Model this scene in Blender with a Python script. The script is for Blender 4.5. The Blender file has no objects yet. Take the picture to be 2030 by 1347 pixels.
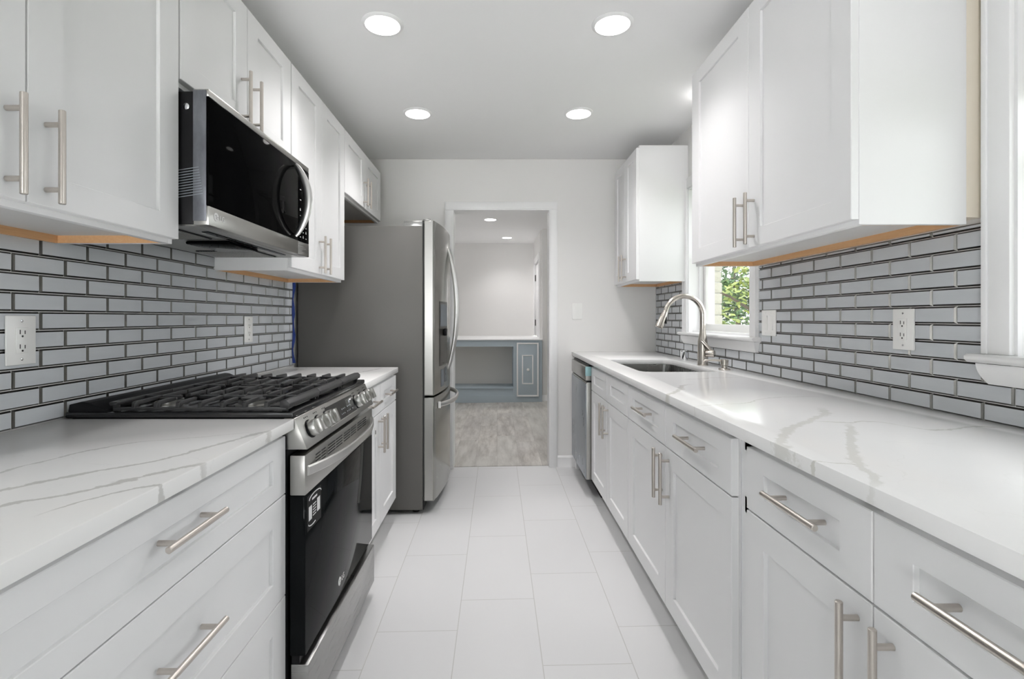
import bpy, bmesh, math, random
from mathutils import Vector, Matrix
random.seed(7)
C = bpy.context.scene
COL = C.collection
PI = math.pi

# ------------------------------------------------------------------ camera, world, exposure
CAMZ = 1.1835
cam_d = bpy.data.cameras.new('camera')
cam = bpy.data.objects.new('camera', cam_d)
COL.objects.link(cam)
cam.location = (0, 0, CAMZ)
cam.rotation_euler = (PI / 2, 0, 0)
cam_d.sensor_fit = 'HORIZONTAL'
cam_d.sensor_width = 36.0
cam_d.lens = 995.0 / 2030.0 * 36.0
cam_d.shift_x = (1015.0 - 985.5) / 2030.0
cam_d.shift_y = -(673.5 - 631.0) / 2030.0
cam_d.clip_start = 0.02
C.camera = cam

world = bpy.data.worlds.new('world')
C.world = world
world.use_nodes = True
wt_ = world.node_tree
wb = wt_.nodes['Background']
# bright hazy sky above the horizon, an added glow below it brightening the ceilings
w_tc = wt_.nodes.new('ShaderNodeTexCoord')
w_sp = wt_.nodes.new('ShaderNodeSeparateXYZ')
w_rp = wt_.nodes.new('ShaderNodeValToRGB')
wt_.links.new(w_tc.outputs['Generated'], w_sp.inputs[0])
w_mr = wt_.nodes.new('ShaderNodeMapRange')
w_mr.inputs['From Min'].default_value = -1.0
wt_.links.new(w_sp.outputs['Z'], w_mr.inputs['Value'])
wt_.links.new(w_mr.outputs[0], w_rp.inputs[0])
SKY, LOW_GLOW = 0.16, 1.0
w_rp.color_ramp.elements[0].position = 0.470
w_rp.color_ramp.elements[0].color = (LOW_GLOW, LOW_GLOW * 0.972, LOW_GLOW * 0.99, 1)
w_rp.color_ramp.elements[1].position = 0.490
w_rp.color_ramp.elements[1].color = (SKY * 0.96, SKY * 0.97, SKY, 1)
wt_.links.new(w_rp.outputs[0], wb.inputs['Color'])
wb.inputs['Strength'].default_value = 20.0

C.view_settings.view_transform = 'Standard'
C.view_settings.look = 'None'
C.view_settings.gamma = 1.0
C.view_settings.exposure = 0.24
C.view_settings.use_curve_mapping = False
C.cycles.max_bounces = 14
C.cycles.diffuse_bounces = 9
C.cycles.glossy_bounces = 6
C.cycles.transparent_max_bounces = 12
C.cycles.sample_clamp_indirect = 6.0
C.cycles.caustics_reflective = False
C.cycles.caustics_refractive = False
LAMP = 12.0           # radiance of the round lamp diffusers
BEAM = 42.0          # power of the downward beam of each ceiling lamp


def portal(name, loc, rot, sx, sy):
    d = bpy.data.lights.new(name, 'AREA')
    d.shape = 'RECTANGLE'
    d.size = sx
    d.size_y = sy
    d.cycles.is_portal = True
    o = bpy.data.objects.new(name, d)
    COL.objects.link(o)
    o.location = loc
    o.rotation_euler = rot
    return o


sun_d = bpy.data.lights.new('sun', 'SUN')
sun_d.energy = 2.6
sun_d.angle = 0.02
sun = bpy.data.objects.new('sun', sun_d)
COL.objects.link(sun)
sun.rotation_euler = Vector((0.25, -0.30, -0.92)).to_track_quat('-Z', 'Y').to_euler()

# daylight guides in the three window openings (portals add no light of their own)
portal('daylight_portal', (1.45, 2.87, 1.58), (0, PI / 2, 0), 1.0, 0.86)
portal('daylight_portal', (-3.02, 5.625, 1.52), (0, -PI / 2, 0), 0.95, 0.65)
portal('daylight_portal', (1.45, 0.19, 1.58), (0, PI / 2, 0), 1.0, 2.1)
portal('daylight_portal', (-0.7, -1.62, 1.2), (-PI / 2, 0, 0), 0.9, 1.9)

# ------------------------------------------------------------------ helpers: materials
def lin(c):
    return tuple(((v / 255.0) / 12.92) if v / 255.0 <= 0.04045 else (((v / 255.0 + 0.055) / 1.055) ** 2.4) for v in c)


class NT:
    def __init__(self, name):
        self.m = bpy.data.materials.new(name)
        self.m.use_nodes = True
        self.t = self.m.node_tree
        self.n = self.t.nodes
        self.b = self.n['Principled BSDF']

    def node(self, typ, **kw):
        x = self.n.new(typ)
        for k, v in kw.items():
            setattr(x, k, v)
        return x

    def link(self, a, b):
        self.t.links.new(a, b)

    def val(self, sock, v):
        if hasattr(v, 'is_output'):
            self.link(v, sock)
        else:
            sock.default_value = v

    def math(self, op, a, b=0.0, c=0.0, clamp=False):
        x = self.node('ShaderNodeMath', operation=op, use_clamp=clamp)
        self.val(x.inputs[0], a)
        self.val(x.inputs[1], b)
        self.val(x.inputs[2], c)
        return x.outputs[0]

    def mix(self, f, a, b):
        x = self.node('ShaderNodeMix', data_type='RGBA')
        self.val(x.inputs[0], f)
        for s, v in ((x.inputs[6], a), (x.inputs[7], b)):
            if hasattr(v, 'is_output'):
                self.link(v, s)
            else:
                s.default_value = (*v[:3], 1)
        return x.outputs[2]

    def coords(self):
        tc = self.node('ShaderNodeTexCoord')
        return tc.outputs['Object']

    def world_pos(self):
        return self.node('ShaderNodeNewGeometry').outputs['Position']

    def noise(self, vec, scale, detail=3.0, rough=0.5, stretch=None):
        if stretch:
            mp = self.node('ShaderNodeMapping')
            mp.inputs['Scale'].default_value = stretch
            self.link(vec, mp.inputs['Vector'])
            vec = mp.outputs[0]
        x = self.node('ShaderNodeTexNoise')
        self.link(vec, x.inputs['Vector'])
        x.inputs['Scale'].default_value = scale
        x.inputs['Detail'].default_value = detail
        x.inputs['Roughness'].default_value = rough
        return x.outputs['Fac']

    def bump(self, h, strength, dist=0.001):
        x = self.node('ShaderNodeBump')
        x.inputs['Strength'].default_value = strength
        x.inputs['Distance'].default_value = dist
        self.link(h, x.inputs['Height'])
        self.link(x.outputs[0], self.b.inputs['Normal'])

    def base(self, c):
        self.val(self.b.inputs['Base Color'], c if hasattr(c, 'is_output') else (*c[:3], 1))

    def set(self, rough=None, metal=None, spec=None, coat=None):
        if rough is not None:
            self.val(self.b.inputs['Roughness'], rough)
        if metal is not None:
            self.b.inputs['Metallic'].default_value = metal
        if spec is not None:
            self.b.inputs['Specular IOR Level'].default_value = spec
        if coat is not None:
            self.b.inputs['Coat Weight'].default_value = coat
            self.b.inputs['Coat Roughness'].default_value = 0.06


def plain(name, col, rough=0.5, metal=0.0, spec=0.5, vary=0.03, scale=8.0, bump=0.0, bscale=200.0, coat=None):
    t = NT(name)
    p = t.world_pos()
    n = t.noise(p, scale, 4)
    lo = tuple(max(0, c * (1 - vary)) for c in col)
    hi = tuple(min(1, c * (1 + vary)) for c in col)
    t.base(t.mix(n, lo, hi))
    t.set(rough, metal, spec, coat)
    if bump:
        t.bump(t.noise(p, bscale, 4), bump)
    return t.m


def low_ior(m, ior):
    m.node_tree.nodes['Principled BSDF'].inputs['IOR'].default_value = ior
    return m


def brushed(name, col, rough, stretch):
    t = NT(name)
    p = t.world_pos()
    n = t.noise(p, 6.0, 4, 0.6, stretch)
    t.base(t.mix(n, tuple(c * 0.97 for c in col), tuple(min(1, c * 1.03) for c in col)))
    r = t.math('MULTIPLY_ADD', n, 0.05, rough - 0.025)
    t.set(r, 1.0)
    t.bump(n, 0.02, 0.0004)
    return t.m


M = {}
M['cabinet'] = plain('cabinet_white_paint', (0.80, 0.80, 0.803), 0.42, spec=0.35, vary=0.012, scale=3, bump=0.02, bscale=60)
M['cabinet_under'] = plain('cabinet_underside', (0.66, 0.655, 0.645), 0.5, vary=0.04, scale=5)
M['maple'] = None
M['wall'] = plain('wall_greige_paint', (0.77, 0.762, 0.748), 0.75, vary=0.015, scale=2, bump=0.08, bscale=150)
M['wall_white'] = plain('wall_white_paint', (0.82, 0.815, 0.80), 0.75, vary=0.015, scale=2, bump=0.08, bscale=150)
M['niche'] = plain('niche_greige_paint', (0.78, 0.76, 0.73), 0.8, vary=0.02, scale=2)
M['ceiling'] = plain('ceiling_white', (0.88, 0.88, 0.88), 0.85, vary=0.01, scale=2, bump=0.16, bscale=70)
M['trim'] = plain('trim_white_gloss', (0.84, 0.84, 0.84), 0.30, vary=0.015, scale=4, bump=0.03, bscale=40)
M['steel'] = brushed('brushed_stainless', (0.43, 0.425, 0.405), 0.30, (1.0, 1.0, 40.0))
M['steel_bright'] = brushed('bright_stainless', (0.66, 0.655, 0.64), 0.30, (40.0, 1.0, 40.0))
M['steel_dark'] = brushed('dark_stainless', (0.38, 0.378, 0.37), 0.28, (1.0, 1.0, 40.0))  # stainless in a darker overall tone
M['nickel'] = brushed('satin_nickel', (0.62, 0.575, 0.53), 0.30, (30.0, 30.0, 30.0))
M['faucet'] = brushed('faucet_nickel', (0.60, 0.56, 0.51), 0.24, (30, 30, 5))
M['chrome'] = plain('chrome', (0.85, 0.86, 0.87), 0.06, 1.0, vary=0.0)
M['slate'] = plain('fridge_side_slate', (0.125, 0.121, 0.112), 0.42, 0.15, vary=0.02, scale=4, bump=0.03, bscale=300)
M['black_gloss'] = low_ior(plain('black_glass', (0.002, 0.002, 0.0022), 0.05, 0.0, 0.5, vary=0.0), 1.05)
M['black_oven'] = low_ior(plain('black_oven_glass', (0.008, 0.009, 0.0095), 0.04, 0.0, 0.5, vary=0.0), 1.11)
M['black_metal'] = low_ior(plain('black_painted_metal', (0.012, 0.012, 0.013), 0.4, 0.0, vary=0.1, scale=30), 1.2)
M['cooktop'] = plain('black_enamel', (0.010, 0.010, 0.011), 0.14, vary=0.05)
M['iron'] = plain('cast_iron', (0.030, 0.030, 0.031), 0.40, vary=0.2, scale=60, bump=0.12, bscale=500)
M['plastic'] = plain('white_plastic', (0.82, 0.82, 0.80), 0.28, vary=0.005)
M['slot'] = plain('dark_slot', (0.02, 0.02, 0.02), 0.6, vary=0.05)
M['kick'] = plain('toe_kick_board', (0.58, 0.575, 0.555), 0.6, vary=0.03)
M['blue'] = plain('cabinet_blue_paint', (0.41, 0.48, 0.525), 0.45, vary=0.02, scale=5, bump=0.04, bscale=40)
M['tape_blue'] = plain('blue_painters_tape', (0.03, 0.07, 0.33), 0.6, vary=0.1, scale=40)
M['tape_teal'] = plain('teal_foam', (0.30, 0.50, 0.52), 0.6, vary=0.05, scale=30)
M['rubber'] = plain('black_rubber', (0.02, 0.02, 0.02), 0.7, vary=0.1)
M['print'] = plain('pale_print', (0.72, 0.72, 0.72), 0.5, vary=0.0)
M['label_black'] = low_ior(plain('black_label', (0.008, 0.008, 0.008), 0.3, vary=0.0), 1.1)
M['label_grey'] = plain('grey_label', (0.30, 0.33, 0.36), 0.35, vary=0.04, scale=50)
M['cream'] = plain('bare_cream_wall_strip', (0.74, 0.68, 0.58), 0.7, vary=0.05, scale=6)
M['grout'] = plain('pale_grout', (0.62, 0.62, 0.60), 0.85, vary=0.06, scale=60)
M['stone'] = None
M['bark'] = plain('bark', (0.10, 0.075, 0.055), 0.9, vary=0.3, scale=12, bump=0.3, bscale=30)
M['lawn'] = plain('lawn', (0.17, 0.20, 0.12), 0.9, vary=0.3, scale=5)
M['road'] = plain('pale_road', (0.50, 0.52, 0.55), 0.9, vary=0.05, scale=2)
M['display'] = plain('black_display', (0.012, 0.013, 0.013), 0.08, vary=0.0)


def mk_maple():
    t = NT('bare_maple')
    p = t.world_pos()
    n = t.noise(p, 5.0, 5, 0.6, (30.0, 1.5, 30.0))
    t.base(t.mix(n, (0.52, 0.285, 0.125), (0.68, 0.42, 0.22)))
    t.set(0.55)
    return t.m


M['maple'] = mk_maple()


def mk_film(name, base, hi, rough):
    t = NT(name)
    p = t.world_pos()
    n = t.noise(p, 9.0, 5, 0.65, (1.0, 1.0, 0.45))
    k = t.math('MULTIPLY_ADD', n, 3.0, -1.0, clamp=True)
    t.base(t.mix(k, base, hi))
    t.set(t.math('MULTIPLY_ADD', n, 0.4, rough), 0.55)
    t.bump(n, 0.25, 0.004)
    return t.m


M['film'] = mk_film('creased_film', (0.10, 0.105, 0.12), (0.24, 0.25, 0.275), 0.2)
M['dw_film'] = mk_film('film_covered_stainless', (0.30, 0.33, 0.36), (0.36, 0.39, 0.42), 0.12)
M['fridge_front'] = brushed('fridge_front_stainless', (0.36, 0.36, 0.335), 0.20, (1.0, 1.0, 40.0))


def mk_sink():
    t = NT('sink_stainless')
    p = t.world_pos()
    n = t.noise(p, 5.0, 4, 0.6, (1.0, 30.0, 1.0))
    t.base((0.55, 0.545, 0.53))
    t.set(t.math('MULTIPLY_ADD', n, 0.15, 0.2), 1.0)
    return t.m


M['sink'] = mk_sink()


def mk_glass():
    t = NT('window_glass')
    tr = t.node('ShaderNodeBsdfTransparent')
    tr.inputs['Color'].default_value = (0.97, 0.985, 0.98, 1)
    gl = t.node('ShaderNodeBsdfGlossy')
    gl.inputs['Roughness'].default_value = 0.02
    lw = t.node('ShaderNodeLayerWeight')
    lw.inputs['Blend'].default_value = 0.5
    fac = t.math('MULTIPLY_ADD', t.math('POWER', lw.outputs['Facing'], 5.0), 0.9, 0.03, clamp=True)
    mx = t.node('ShaderNodeMixShader')
    t.link(fac, mx.inputs[0])
    t.link(tr.outputs[0], mx.inputs[1])
    t.link(gl.outputs[0], mx.inputs[2])
    t.link(mx.outputs[0], t.n['Material Output'].inputs['Surface'])
    return t.m


M['glass'] = mk_glass()


def mk_emit(name, col, strength):
    t = NT(name)
    e = t.node('ShaderNodeEmission')
    e.inputs['Color'].default_value = (*col, 1)
    e.inputs['Strength'].default_value = strength
    t.link(e.outputs[0], t.n['Material Output'].inputs['Surface'])
    return t.m


M['lamp'] = mk_emit('lamp_diffuser', (1.0, 0.975, 0.95), LAMP)
M['lamp_sink'] = mk_emit('sink_lamp_diffuser', (1.0, 0.98, 0.96), 11.0)


def mk_floor():
    t = NT('floor_porcelain_tile')
    p = t.world_pos()
    s = t.node('ShaderNodeSeparateXYZ')
    t.link(p, s.inputs[0])
    u = t.math('DIVIDE', t.math('ADD', s.outputs['X'], 0.1505), 0.3055)
    row = t.math('FLOOR', u)
    fu = t.math('SUBTRACT', u, row)
    v = t.math('DIVIDE', t.math('SUBTRACT', t.math('SUBTRACT', t.math('MULTIPLY_ADD', s.outputs['X'], -0.012, s.outputs['Y']), 2.108),
                                t.math('MULTIPLY', row, 0.2035)), 0.6105)
    fv = t.math('FRACT', t.math('ADD', v, 20.0))
    cell = t.math('FLOOR', t.math('ADD', v, 20.0))
    du = t.math('MULTIPLY', t.math('MINIMUM', fu, t.math('SUBTRACT', 1.0, fu)), 0.3055)
    dv = t.math('MULTIPLY', t.math('MINIMUM', fv, t.math('SUBTRACT', 1.0, fv)), 0.6105)
    d = t.math('MINIMUM', du, dv)
    g = t.math('LESS_THAN', d, 0.0016)
    cx = t.node('ShaderNodeCombineXYZ')
    t.link(row, cx.inputs[0])
    t.link(cell, cx.inputs[1])
    wn = t.node('ShaderNodeTexWhiteNoise')
    t.link(cx.outputs[0], wn.inputs['Vector'])
    n = t.noise(p, 2.2, 5, 0.6)
    k = t.math('MULTIPLY_ADD', wn.outputs['Value'], 0.35, t.math('MULTIPLY', n, 0.65))
    tile = t.mix(k, (0.655, 0.655, 0.66), (0.685, 0.685, 0.687))
    t.base(t.mix(g, tile, (0.52, 0.515, 0.50)))
    t.set(t.math('MULTIPLY_ADD', g, 0.4, 0.38), 0.0, 0.4)
    h = t.math('MINIMUM', t.math('DIVIDE', d, 0.003), 1.0)
    t.bump(h, 0.25, 0.001)
    return t.m


M['floor'] = mk_floor()


def mk_plank():
    t = NT('vinyl_plank_floor')
    p = t.world_pos()
    s = t.node('ShaderNodeSeparateXYZ')
    t.link(p, s.inputs[0])
    u = t.math('DIVIDE', t.math('ADD', s.outputs['X'], 3.06), 0.18)
    row = t.math('FLOOR', u)
    fu = t.math('FRACT', u)
    w1 = t.node('ShaderNodeTexWhiteNoise', noise_dimensions='1D')
    t.link(row, w1.inputs['W'])
    v = t.math('ADD', t.math('DIVIDE', s.outputs['Y'], 1.2), w1.outputs['Value'])
    cell = t.math('FLOOR', v)
    fv = t.math('FRACT', v)
    cx = t.node('ShaderNodeCombineXYZ')
    t.link(row, cx.inputs[0])
    t.link(cell, cx.inputs[1])
    wn = t.node('ShaderNodeTexWhiteNoise')
    t.link(cx.outputs[0], wn.inputs['Vector'])
    off = t.node('ShaderNodeVectorMath', operation='MULTIPLY_ADD')
    t.link(wn.outputs['Color'], off.inputs[0])
    off.inputs[1].default_value = (9, 9, 9)
    t.link(p, off.inputs[2])
    n1 = t.noise(off.outputs[0], 3.0, 6, 0.65, (5.0, 0.8, 1.0))
    n2 = t.noise(off.outputs[0], 2.2, 4, 0.6, (2.0, 1.0, 1.0))
    k = t.math('MULTIPLY_ADD', n1, 3.2, -1.0, clamp=True)
    c = t.mix(k, (0.25, 0.22, 0.195), (0.60, 0.575, 0.535))
    c = t.mix(t.math('MULTIPLY', t.math('MULTIPLY_ADD', n2, 3.0, -1.1, clamp=True), 0.55), c, (0.46, 0.45, 0.44))
    c = t.mix(t.math('MULTIPLY', wn.outputs['Value'], 0.45), c, (0.56, 0.565, 0.525))
    kn = t.noise(p, 7.0, 3, 0.5, (1.6, 0.9, 1.0))
    knot = t.math('MULTIPLY', t.math('GREATER_THAN', kn, 0.73), 0.45)
    c = t.mix(knot, c, (0.20, 0.165, 0.14))
    g = t.math('MAXIMUM', t.math('LESS_THAN', fu, 0.010), t.math('LESS_THAN', fv, 0.002))
    t.base(t.mix(t.math('MULTIPLY', g, 0.5), c, (0.15, 0.13, 0.12)))
    t.set(0.42)
    return t.m


M['plank'] = mk_plank()


def mk_quartz(name, veins, base, tint):
    t = NT(name)
    p = t.world_pos()
    s = t.node('ShaderNodeSeparateXYZ')
    t.link(p, s.inputs[0])
    n_big = t.noise(p, 9.0, 4, 0.6)
    n_fine = t.noise(p, 38.0, 5, 0.7)
    jit = t.math('ADD', t.math('MULTIPLY_ADD', n_big, 0.05, -0.025), t.math('MULTIPLY_ADD', n_fine, 0.022, -0.011))
    ragged = t.math('MULTIPLY_ADD', t.noise(p, 45.0, 5, 0.75), 2.0, -0.5, clamp=True)
    total = None
    for axis, pts, w, strength in veins:
        # axis 'Y': pts (Y, X); axis 'X': pts (X, Y)
        a, b = (s.outputs['Y'], s.outputs['X']) if axis == 'Y' else (s.outputs['X'], s.outputs['Y'])
        pts = sorted(pts)
        a0, a1 = pts[0][0], pts[-1][0]
        b0 = min(q[1] for q in pts) - 0.01
        b1 = max(q[1] for q in pts) + 0.01
        fc = t.node('ShaderNodeFloatCurve')
        cv = fc.mapping.curves[0]
        n = [((q[0] - a0) / (a1 - a0), (q[1] - b0) / (b1 - b0)) for q in pts]
        cv.points[0].location = n[0]
        cv.points[1].location = n[-1]
        for q in n[1:-1]:
            cv.points.new(*q)
        fc.mapping.update()
        u = t.math('DIVIDE', t.math('SUBTRACT', a, a0), a1 - a0)
        t.link(u, fc.inputs['Value'])
        xc = t.math('MULTIPLY_ADD', fc.outputs[0], b1 - b0, b0)
        d = t.math('ABSOLUTE', t.math('SUBTRACT', t.math('ADD', b, jit), xc))
        # taper at both ends, ragged body
        end = t.math('MULTIPLY', t.math('MULTIPLY', u, 9.0, clamp=True), t.math('MULTIPLY', t.math('SUBTRACT', 1.0, u), 9.0, clamp=True))
        ww = t.math('MULTIPLY', t.math('MULTIPLY_ADD', ragged, 1.8, 0.1), w)
        m = t.math('SUBTRACT', 1.0, t.math('DIVIDE', d, ww), clamp=True)
        m = t.math('MULTIPLY', t.math('MULTIPLY', t.math('MULTIPLY', m, 2.2, clamp=True), end), strength)
        total = m if total is None else t.math('MAXIMUM', total, m)
    # faint random hairlines over the whole slab
    vo = t.node('ShaderNodeTexVoronoi', feature='DISTANCE_TO_EDGE')
    ds = t.node('ShaderNodeVectorMath', operation='MULTIPLY_ADD')
    nz = t.node('ShaderNodeTexNoise')
    t.link(p, nz.inputs['Vector'])
    nz.inputs['Scale'].default_value = 3.0
    nz.inputs['Detail'].default_value = 6
    t.link(nz.outputs['Color'], ds.inputs[0])
    ds.inputs[1].default_value = (0.5, 0.5, 0.5)
    t.link(p, ds.inputs[2])
    t.link(ds.outputs[0], vo.inputs['Vector'])
    vo.inputs['Scale'].default_value = 2.3
    hair = t.math('SUBTRACT', 1.0, t.math('DIVIDE', vo.outputs['Distance'], 0.006), clamp=True)
    hair = t.math('MULTIPLY', hair, t.math('MULTIPLY_ADD', n_big, 1.6, -0.65, clamp=True))
    total = t.math('MAXIMUM', total, t.math('MULTIPLY', hair, 0.35))
    cloud = t.mix(t.noise(p, 4.0, 4), tuple(c * 0.97 for c in base), base)
    t.base(t.mix(t.math('MULTIPLY', total, 1.0, clamp=True), cloud, tint))
    t.set(0.16, 0.0, 0.5)
    return t.m


M['quartz_left'] = mk_quartz('quartz_left_slab', [
    ('Y', [(.70, -.86), (.8145, -.807), (.882, -.773), (.943, -.72), (1.014, -.659), (1.138, -.611), (1.30, -.555)], 0.009, 0.62),
    ('Y', [(.62, -.82), (.753, -.746), (.810, -.680), (.882, -.640), (.9676, -.570), (1.0, -.54)], 0.010, 0.62),
    ('Y', [(.80, -.95), (.914, -.906), (.974, -.891), (1.0355, -.881), (1.138, -.826), (1.164, -.757), (1.232, -.615), (1.26, -.56)], 0.005, 0.55),
    ('X', [(-.66, .72), (-.62, .80), (-.59, .835), (-.55, .85)], 0.008, 0.6),
    ('Y', [(2.3, -.9), (2.5, -.8), (2.7, -.72), (2.9, -.66)], 0.010, 0.5),
], (0.86, 0.855, 0.845), (0.44, 0.43, 0.41))
M['quartz_right'] = mk_quartz('quartz_right_slab', [
    ('Y', [(.92, .50), (.946, .545), (1.049, .592), (1.157, .657), (1.29, .799), (1.396, .908), (1.5, .96)], 0.017, 0.42),
    ('Y', [(.76, .56), (.790, .586), (.840, .633), (.908, .656), (.988, .698), (1.157, .817), (1.277, .897)], 0.014, 0.42),
    ('X', [(.80, 1.31), (.897, 1.277), (.965, 1.287), (1.035, 1.19), (1.18, 1.22), (1.25, 1.2)], 0.006, 0.55),
    ('Y', [(1.70, .56), (1.742, .594), (1.85, .67), (1.974, .7325), (2.02, .80)], 0.014, 0.6),
    ('X', [(.80, 2.18), (.888, 2.2), (.976, 2.236), (1.1, 2.24)], 0.007, 0.5),
    ('X', [(.56, 1.44), (.62, 1.52), (.75, 1.55), (.9, 1.66), (1.1, 1.70)], 0.005, 0.45),
    ('X', [(.55, .985), (.61, .92), (.66, .91)], 0.005, 0.6),
], (0.86, 0.855, 0.85), (0.54, 0.535, 0.48))


def mk_glasstile():
    t = NT('pale_blue_glass_tile')
    p = t.world_pos()
    n = t.noise(p, 7.0, 4, 0.6, (1.0, 1.0, 6.0))
    t.base(t.mix(n, (0.50, 0.525, 0.55), (0.58, 0.60, 0.62)))
    t.set(0.22, 0.0, 0.5)
    return t.m


M['tile'] = mk_glasstile()
M['bevel'] = plain('mirror_bevel', (0.13, 0.127, 0.118), 0.30, 1.0, vary=0.25, scale=25)


def mk_stone():
    t = NT('cream_split_stone')
    p = t.world_pos()
    n = t.noise(p, 22.0, 5, 0.65)
    t.base(t.mix(n, (0.36, 0.335, 0.28), (0.50, 0.475, 0.41)))
    t.set(0.9)
    t.bump(n, 0.8, 0.01)
    return t.m


M['stone'] = mk_stone()


def mk_leaf(name, a, b):
    t = NT(name)
    p = t.world_pos()
    t.base(t.mix(t.math('MULTIPLY_ADD', t.noise(p, 2.0, 3), 2.4, -0.7, clamp=True), a, b))
    t.set(0.55)
    return t.m


M['leaf_dark'] = mk_leaf('dark_green_leaves', (0.05, 0.11, 0.045), (0.14, 0.23, 0.09))
M['leaf_yellow'] = mk_leaf('yellow_green_leaves', (0.10, 0.17, 0.03), (0.30, 0.34, 0.07))


# ------------------------------------------------------------------ helpers: meshes and objects
def root_of(o):
    while o.parent:
        o = o.parent
    return o


class MB:
    def __init__(self):
        self.bm = bmesh.new()
        self.mi = 0

    def _paint(self, faces):
        for f in faces:
            f.material_index = self.mi

    def box(self, x0, x1, y0, y1, z0, z1, bev=0.0, seg=2):
        x0, x1 = min(x0, x1), max(x0, x1)
        y0, y1 = min(y0, y1), max(y0, y1)
        z0, z1 = min(z0, z1), max(z0, z1)
        bm = self.bm
        v = [bm.verts.new((x, y, z)) for z in (z0, z1) for x, y in ((x0, y0), (x1, y0), (x1, y1), (x0, y1))]
        f = [bm.faces.new([v[i] for i in q]) for q in
             ((3, 2, 1, 0), (4, 5, 6, 7), (0, 1, 5, 4), (1, 2, 6, 5), (2, 3, 7, 6), (3, 0, 4, 7))]
        self._paint(f)
        if bev > 0:
            b = min(bev, 0.45 * min(x1 - x0, y1 - y0, z1 - z0))
            e = {e for ff in f for e in ff.edges}
            bmesh.ops.bevel(bm, geom=list(e), offset=b, segments=seg, affect='EDGES', profile=0.5)
        return self

    def prism(self, poly, axis, a, b, bev=0.0):
        """poly: 2D points in the plane normal to axis ('X': (y,z), 'Y': (x,z), 'Z': (x,y)), extruded from a to b"""
        bm = self.bm

        def P(q, t):
            return {'X': (t, q[0], q[1]), 'Y': (q[0], t, q[1]), 'Z': (q[0], q[1], t)}[axis]
        A = [bm.verts.new(P(q, a)) for q in poly]
        B = [bm.verts.new(P(q, b)) for q in poly]
        fs = [bm.faces.new(A), bm.faces.new(B[::-1])]
        n = len(poly)
        for i in range(n):
            fs.append(bm.faces.new((A[i], A[(i + 1) % n], B[(i + 1) % n], B[i])))
        self._paint(fs)
        if bev > 0:
            e = {e for ff in fs for e in ff.edges}
            bmesh.ops.bevel(bm, geom=list(e), offset=bev, segments=2, affect='EDGES', profile=0.5)
        return self

    def tube(self, pts, r, seg=14, cap=True, flat=None):
        """swept circle (or ellipse/rounded strip when flat=(ru, rv)) along pts; r number or list"""
        bm = self.bm
        pts = [Vector(p) for p in pts]
        n = len(pts)
        rs = r if isinstance(r, (list, tuple)) else [r] * n
        tang = []
        for i in range(n):
            a = pts[max(0, i - 1)]
            b = pts[min(n - 1, i + 1)]
            tang.append((b - a).normalized())
        up = Vector((0, 0, 1)) if abs(tang[0].z) < 0.9 else Vector((0, 1, 0))
        rings = []
        u = (up - tang[0] * up.dot(tang[0])).normalized()
        for i in range(n):
            t = tang[i]
            u = (u - t * u.dot(t)).normalized()
            w = t.cross(u)
            ru, rv = (1, 1) if flat is None else flat
            rings.append([bm.verts.new(pts[i] + u * (math.cos(k * 2 * PI / seg) * rs[i] * ru) + w * (math.sin(k * 2 * PI / seg) * rs[i] * rv))
                          for k in range(seg)])
        fs = []
        for i in range(n - 1):
            for k in range(seg):
                fs.append(bm.faces.new((rings[i][k], rings[i][(k + 1) % seg], rings[i + 1][(k + 1) % seg], rings[i + 1][k])))
        if cap:
            fs.append(bm.faces.new(rings[0][::-1]))
            fs.append(bm.faces.new(rings[-1]))
        self._paint(fs)
        return self

    def cyl(self, a, b, r, seg=24, r2=None):
        return self.tube([a, b], [r, r if r2 is None else r2], seg)

    def lathe(self, o, axis, prof, seg=32, cap=True):
        """prof: list of (radius, distance along axis) from o"""
        o = Vector(o)
        ax = Vector(axis).normalized()
        u = ax.orthogonal().normalized()
        w = ax.cross(u)
        bm = self.bm
        rings = [[bm.verts.new(o + ax * h + (u * math.cos(k * 2 * PI / seg) + w * math.sin(k * 2 * PI / seg)) * r) for k in range(seg)] for r, h in prof]
        fs = []
        for i in range(len(prof) - 1):
            for k in range(seg):
                fs.append(bm.faces.new((rings[i][k], rings[i][(k + 1) % seg], rings[i + 1][(k + 1) % seg], rings[i + 1][k])))
        if cap:
            fs.append(bm.faces.new(rings[0][::-1]))
            fs.append(bm.faces.new(rings[-1]))
        self._paint(fs)
        return self

    def quad(self, a, b, c, d):
        f = self.bm.faces.new([self.bm.verts.new(q) for q in (a, b, c, d)])
        self._paint([f])
        return self

    def grid(self, rows):
        vs = [[self.bm.verts.new(p) for p in r] for r in rows]
        fs = []
        for i in range(len(vs) - 1):
            for j in range(len(vs[0]) - 1):
                fs.append(self.bm.faces.new((vs[i][j], vs[i][j + 1], vs[i + 1][j + 1], vs[i + 1][j])))
        self._paint(fs)
        return self

    def xf(self, m):
        bmesh.ops.transform(self.bm, matrix=m, verts=self.bm.verts)
        return self

    def build(self, name, mats, parent=None, loc=None, normals=True, angle=32):
        me = bpy.data.meshes.new(name)
        o = bpy.data.objects.new(name, me)
        COL.objects.link(o)
        off = Vector((0, 0, 0))
        if parent is not None:
            o.parent = parent
            off = root_of(parent).location.copy()
        elif loc is not None:
            off = Vector(loc)
            o.location = loc
        if normals:
            bmesh.ops.recalc_face_normals(self.bm, faces=self.bm.faces)
        if off.length:
            bmesh.ops.translate(self.bm, vec=-off, verts=self.bm.verts)
        for f in self.bm.faces:
            f.smooth = True
        self.bm.to_mesh(me)
        self.bm.free()
        me.set_sharp_from_angle(angle=math.radians(angle))
        for m in (mats if isinstance(mats, (list, tuple)) else [mats]):
            me.materials.append(M[m] if isinstance(m, str) else m)
        return o


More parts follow.
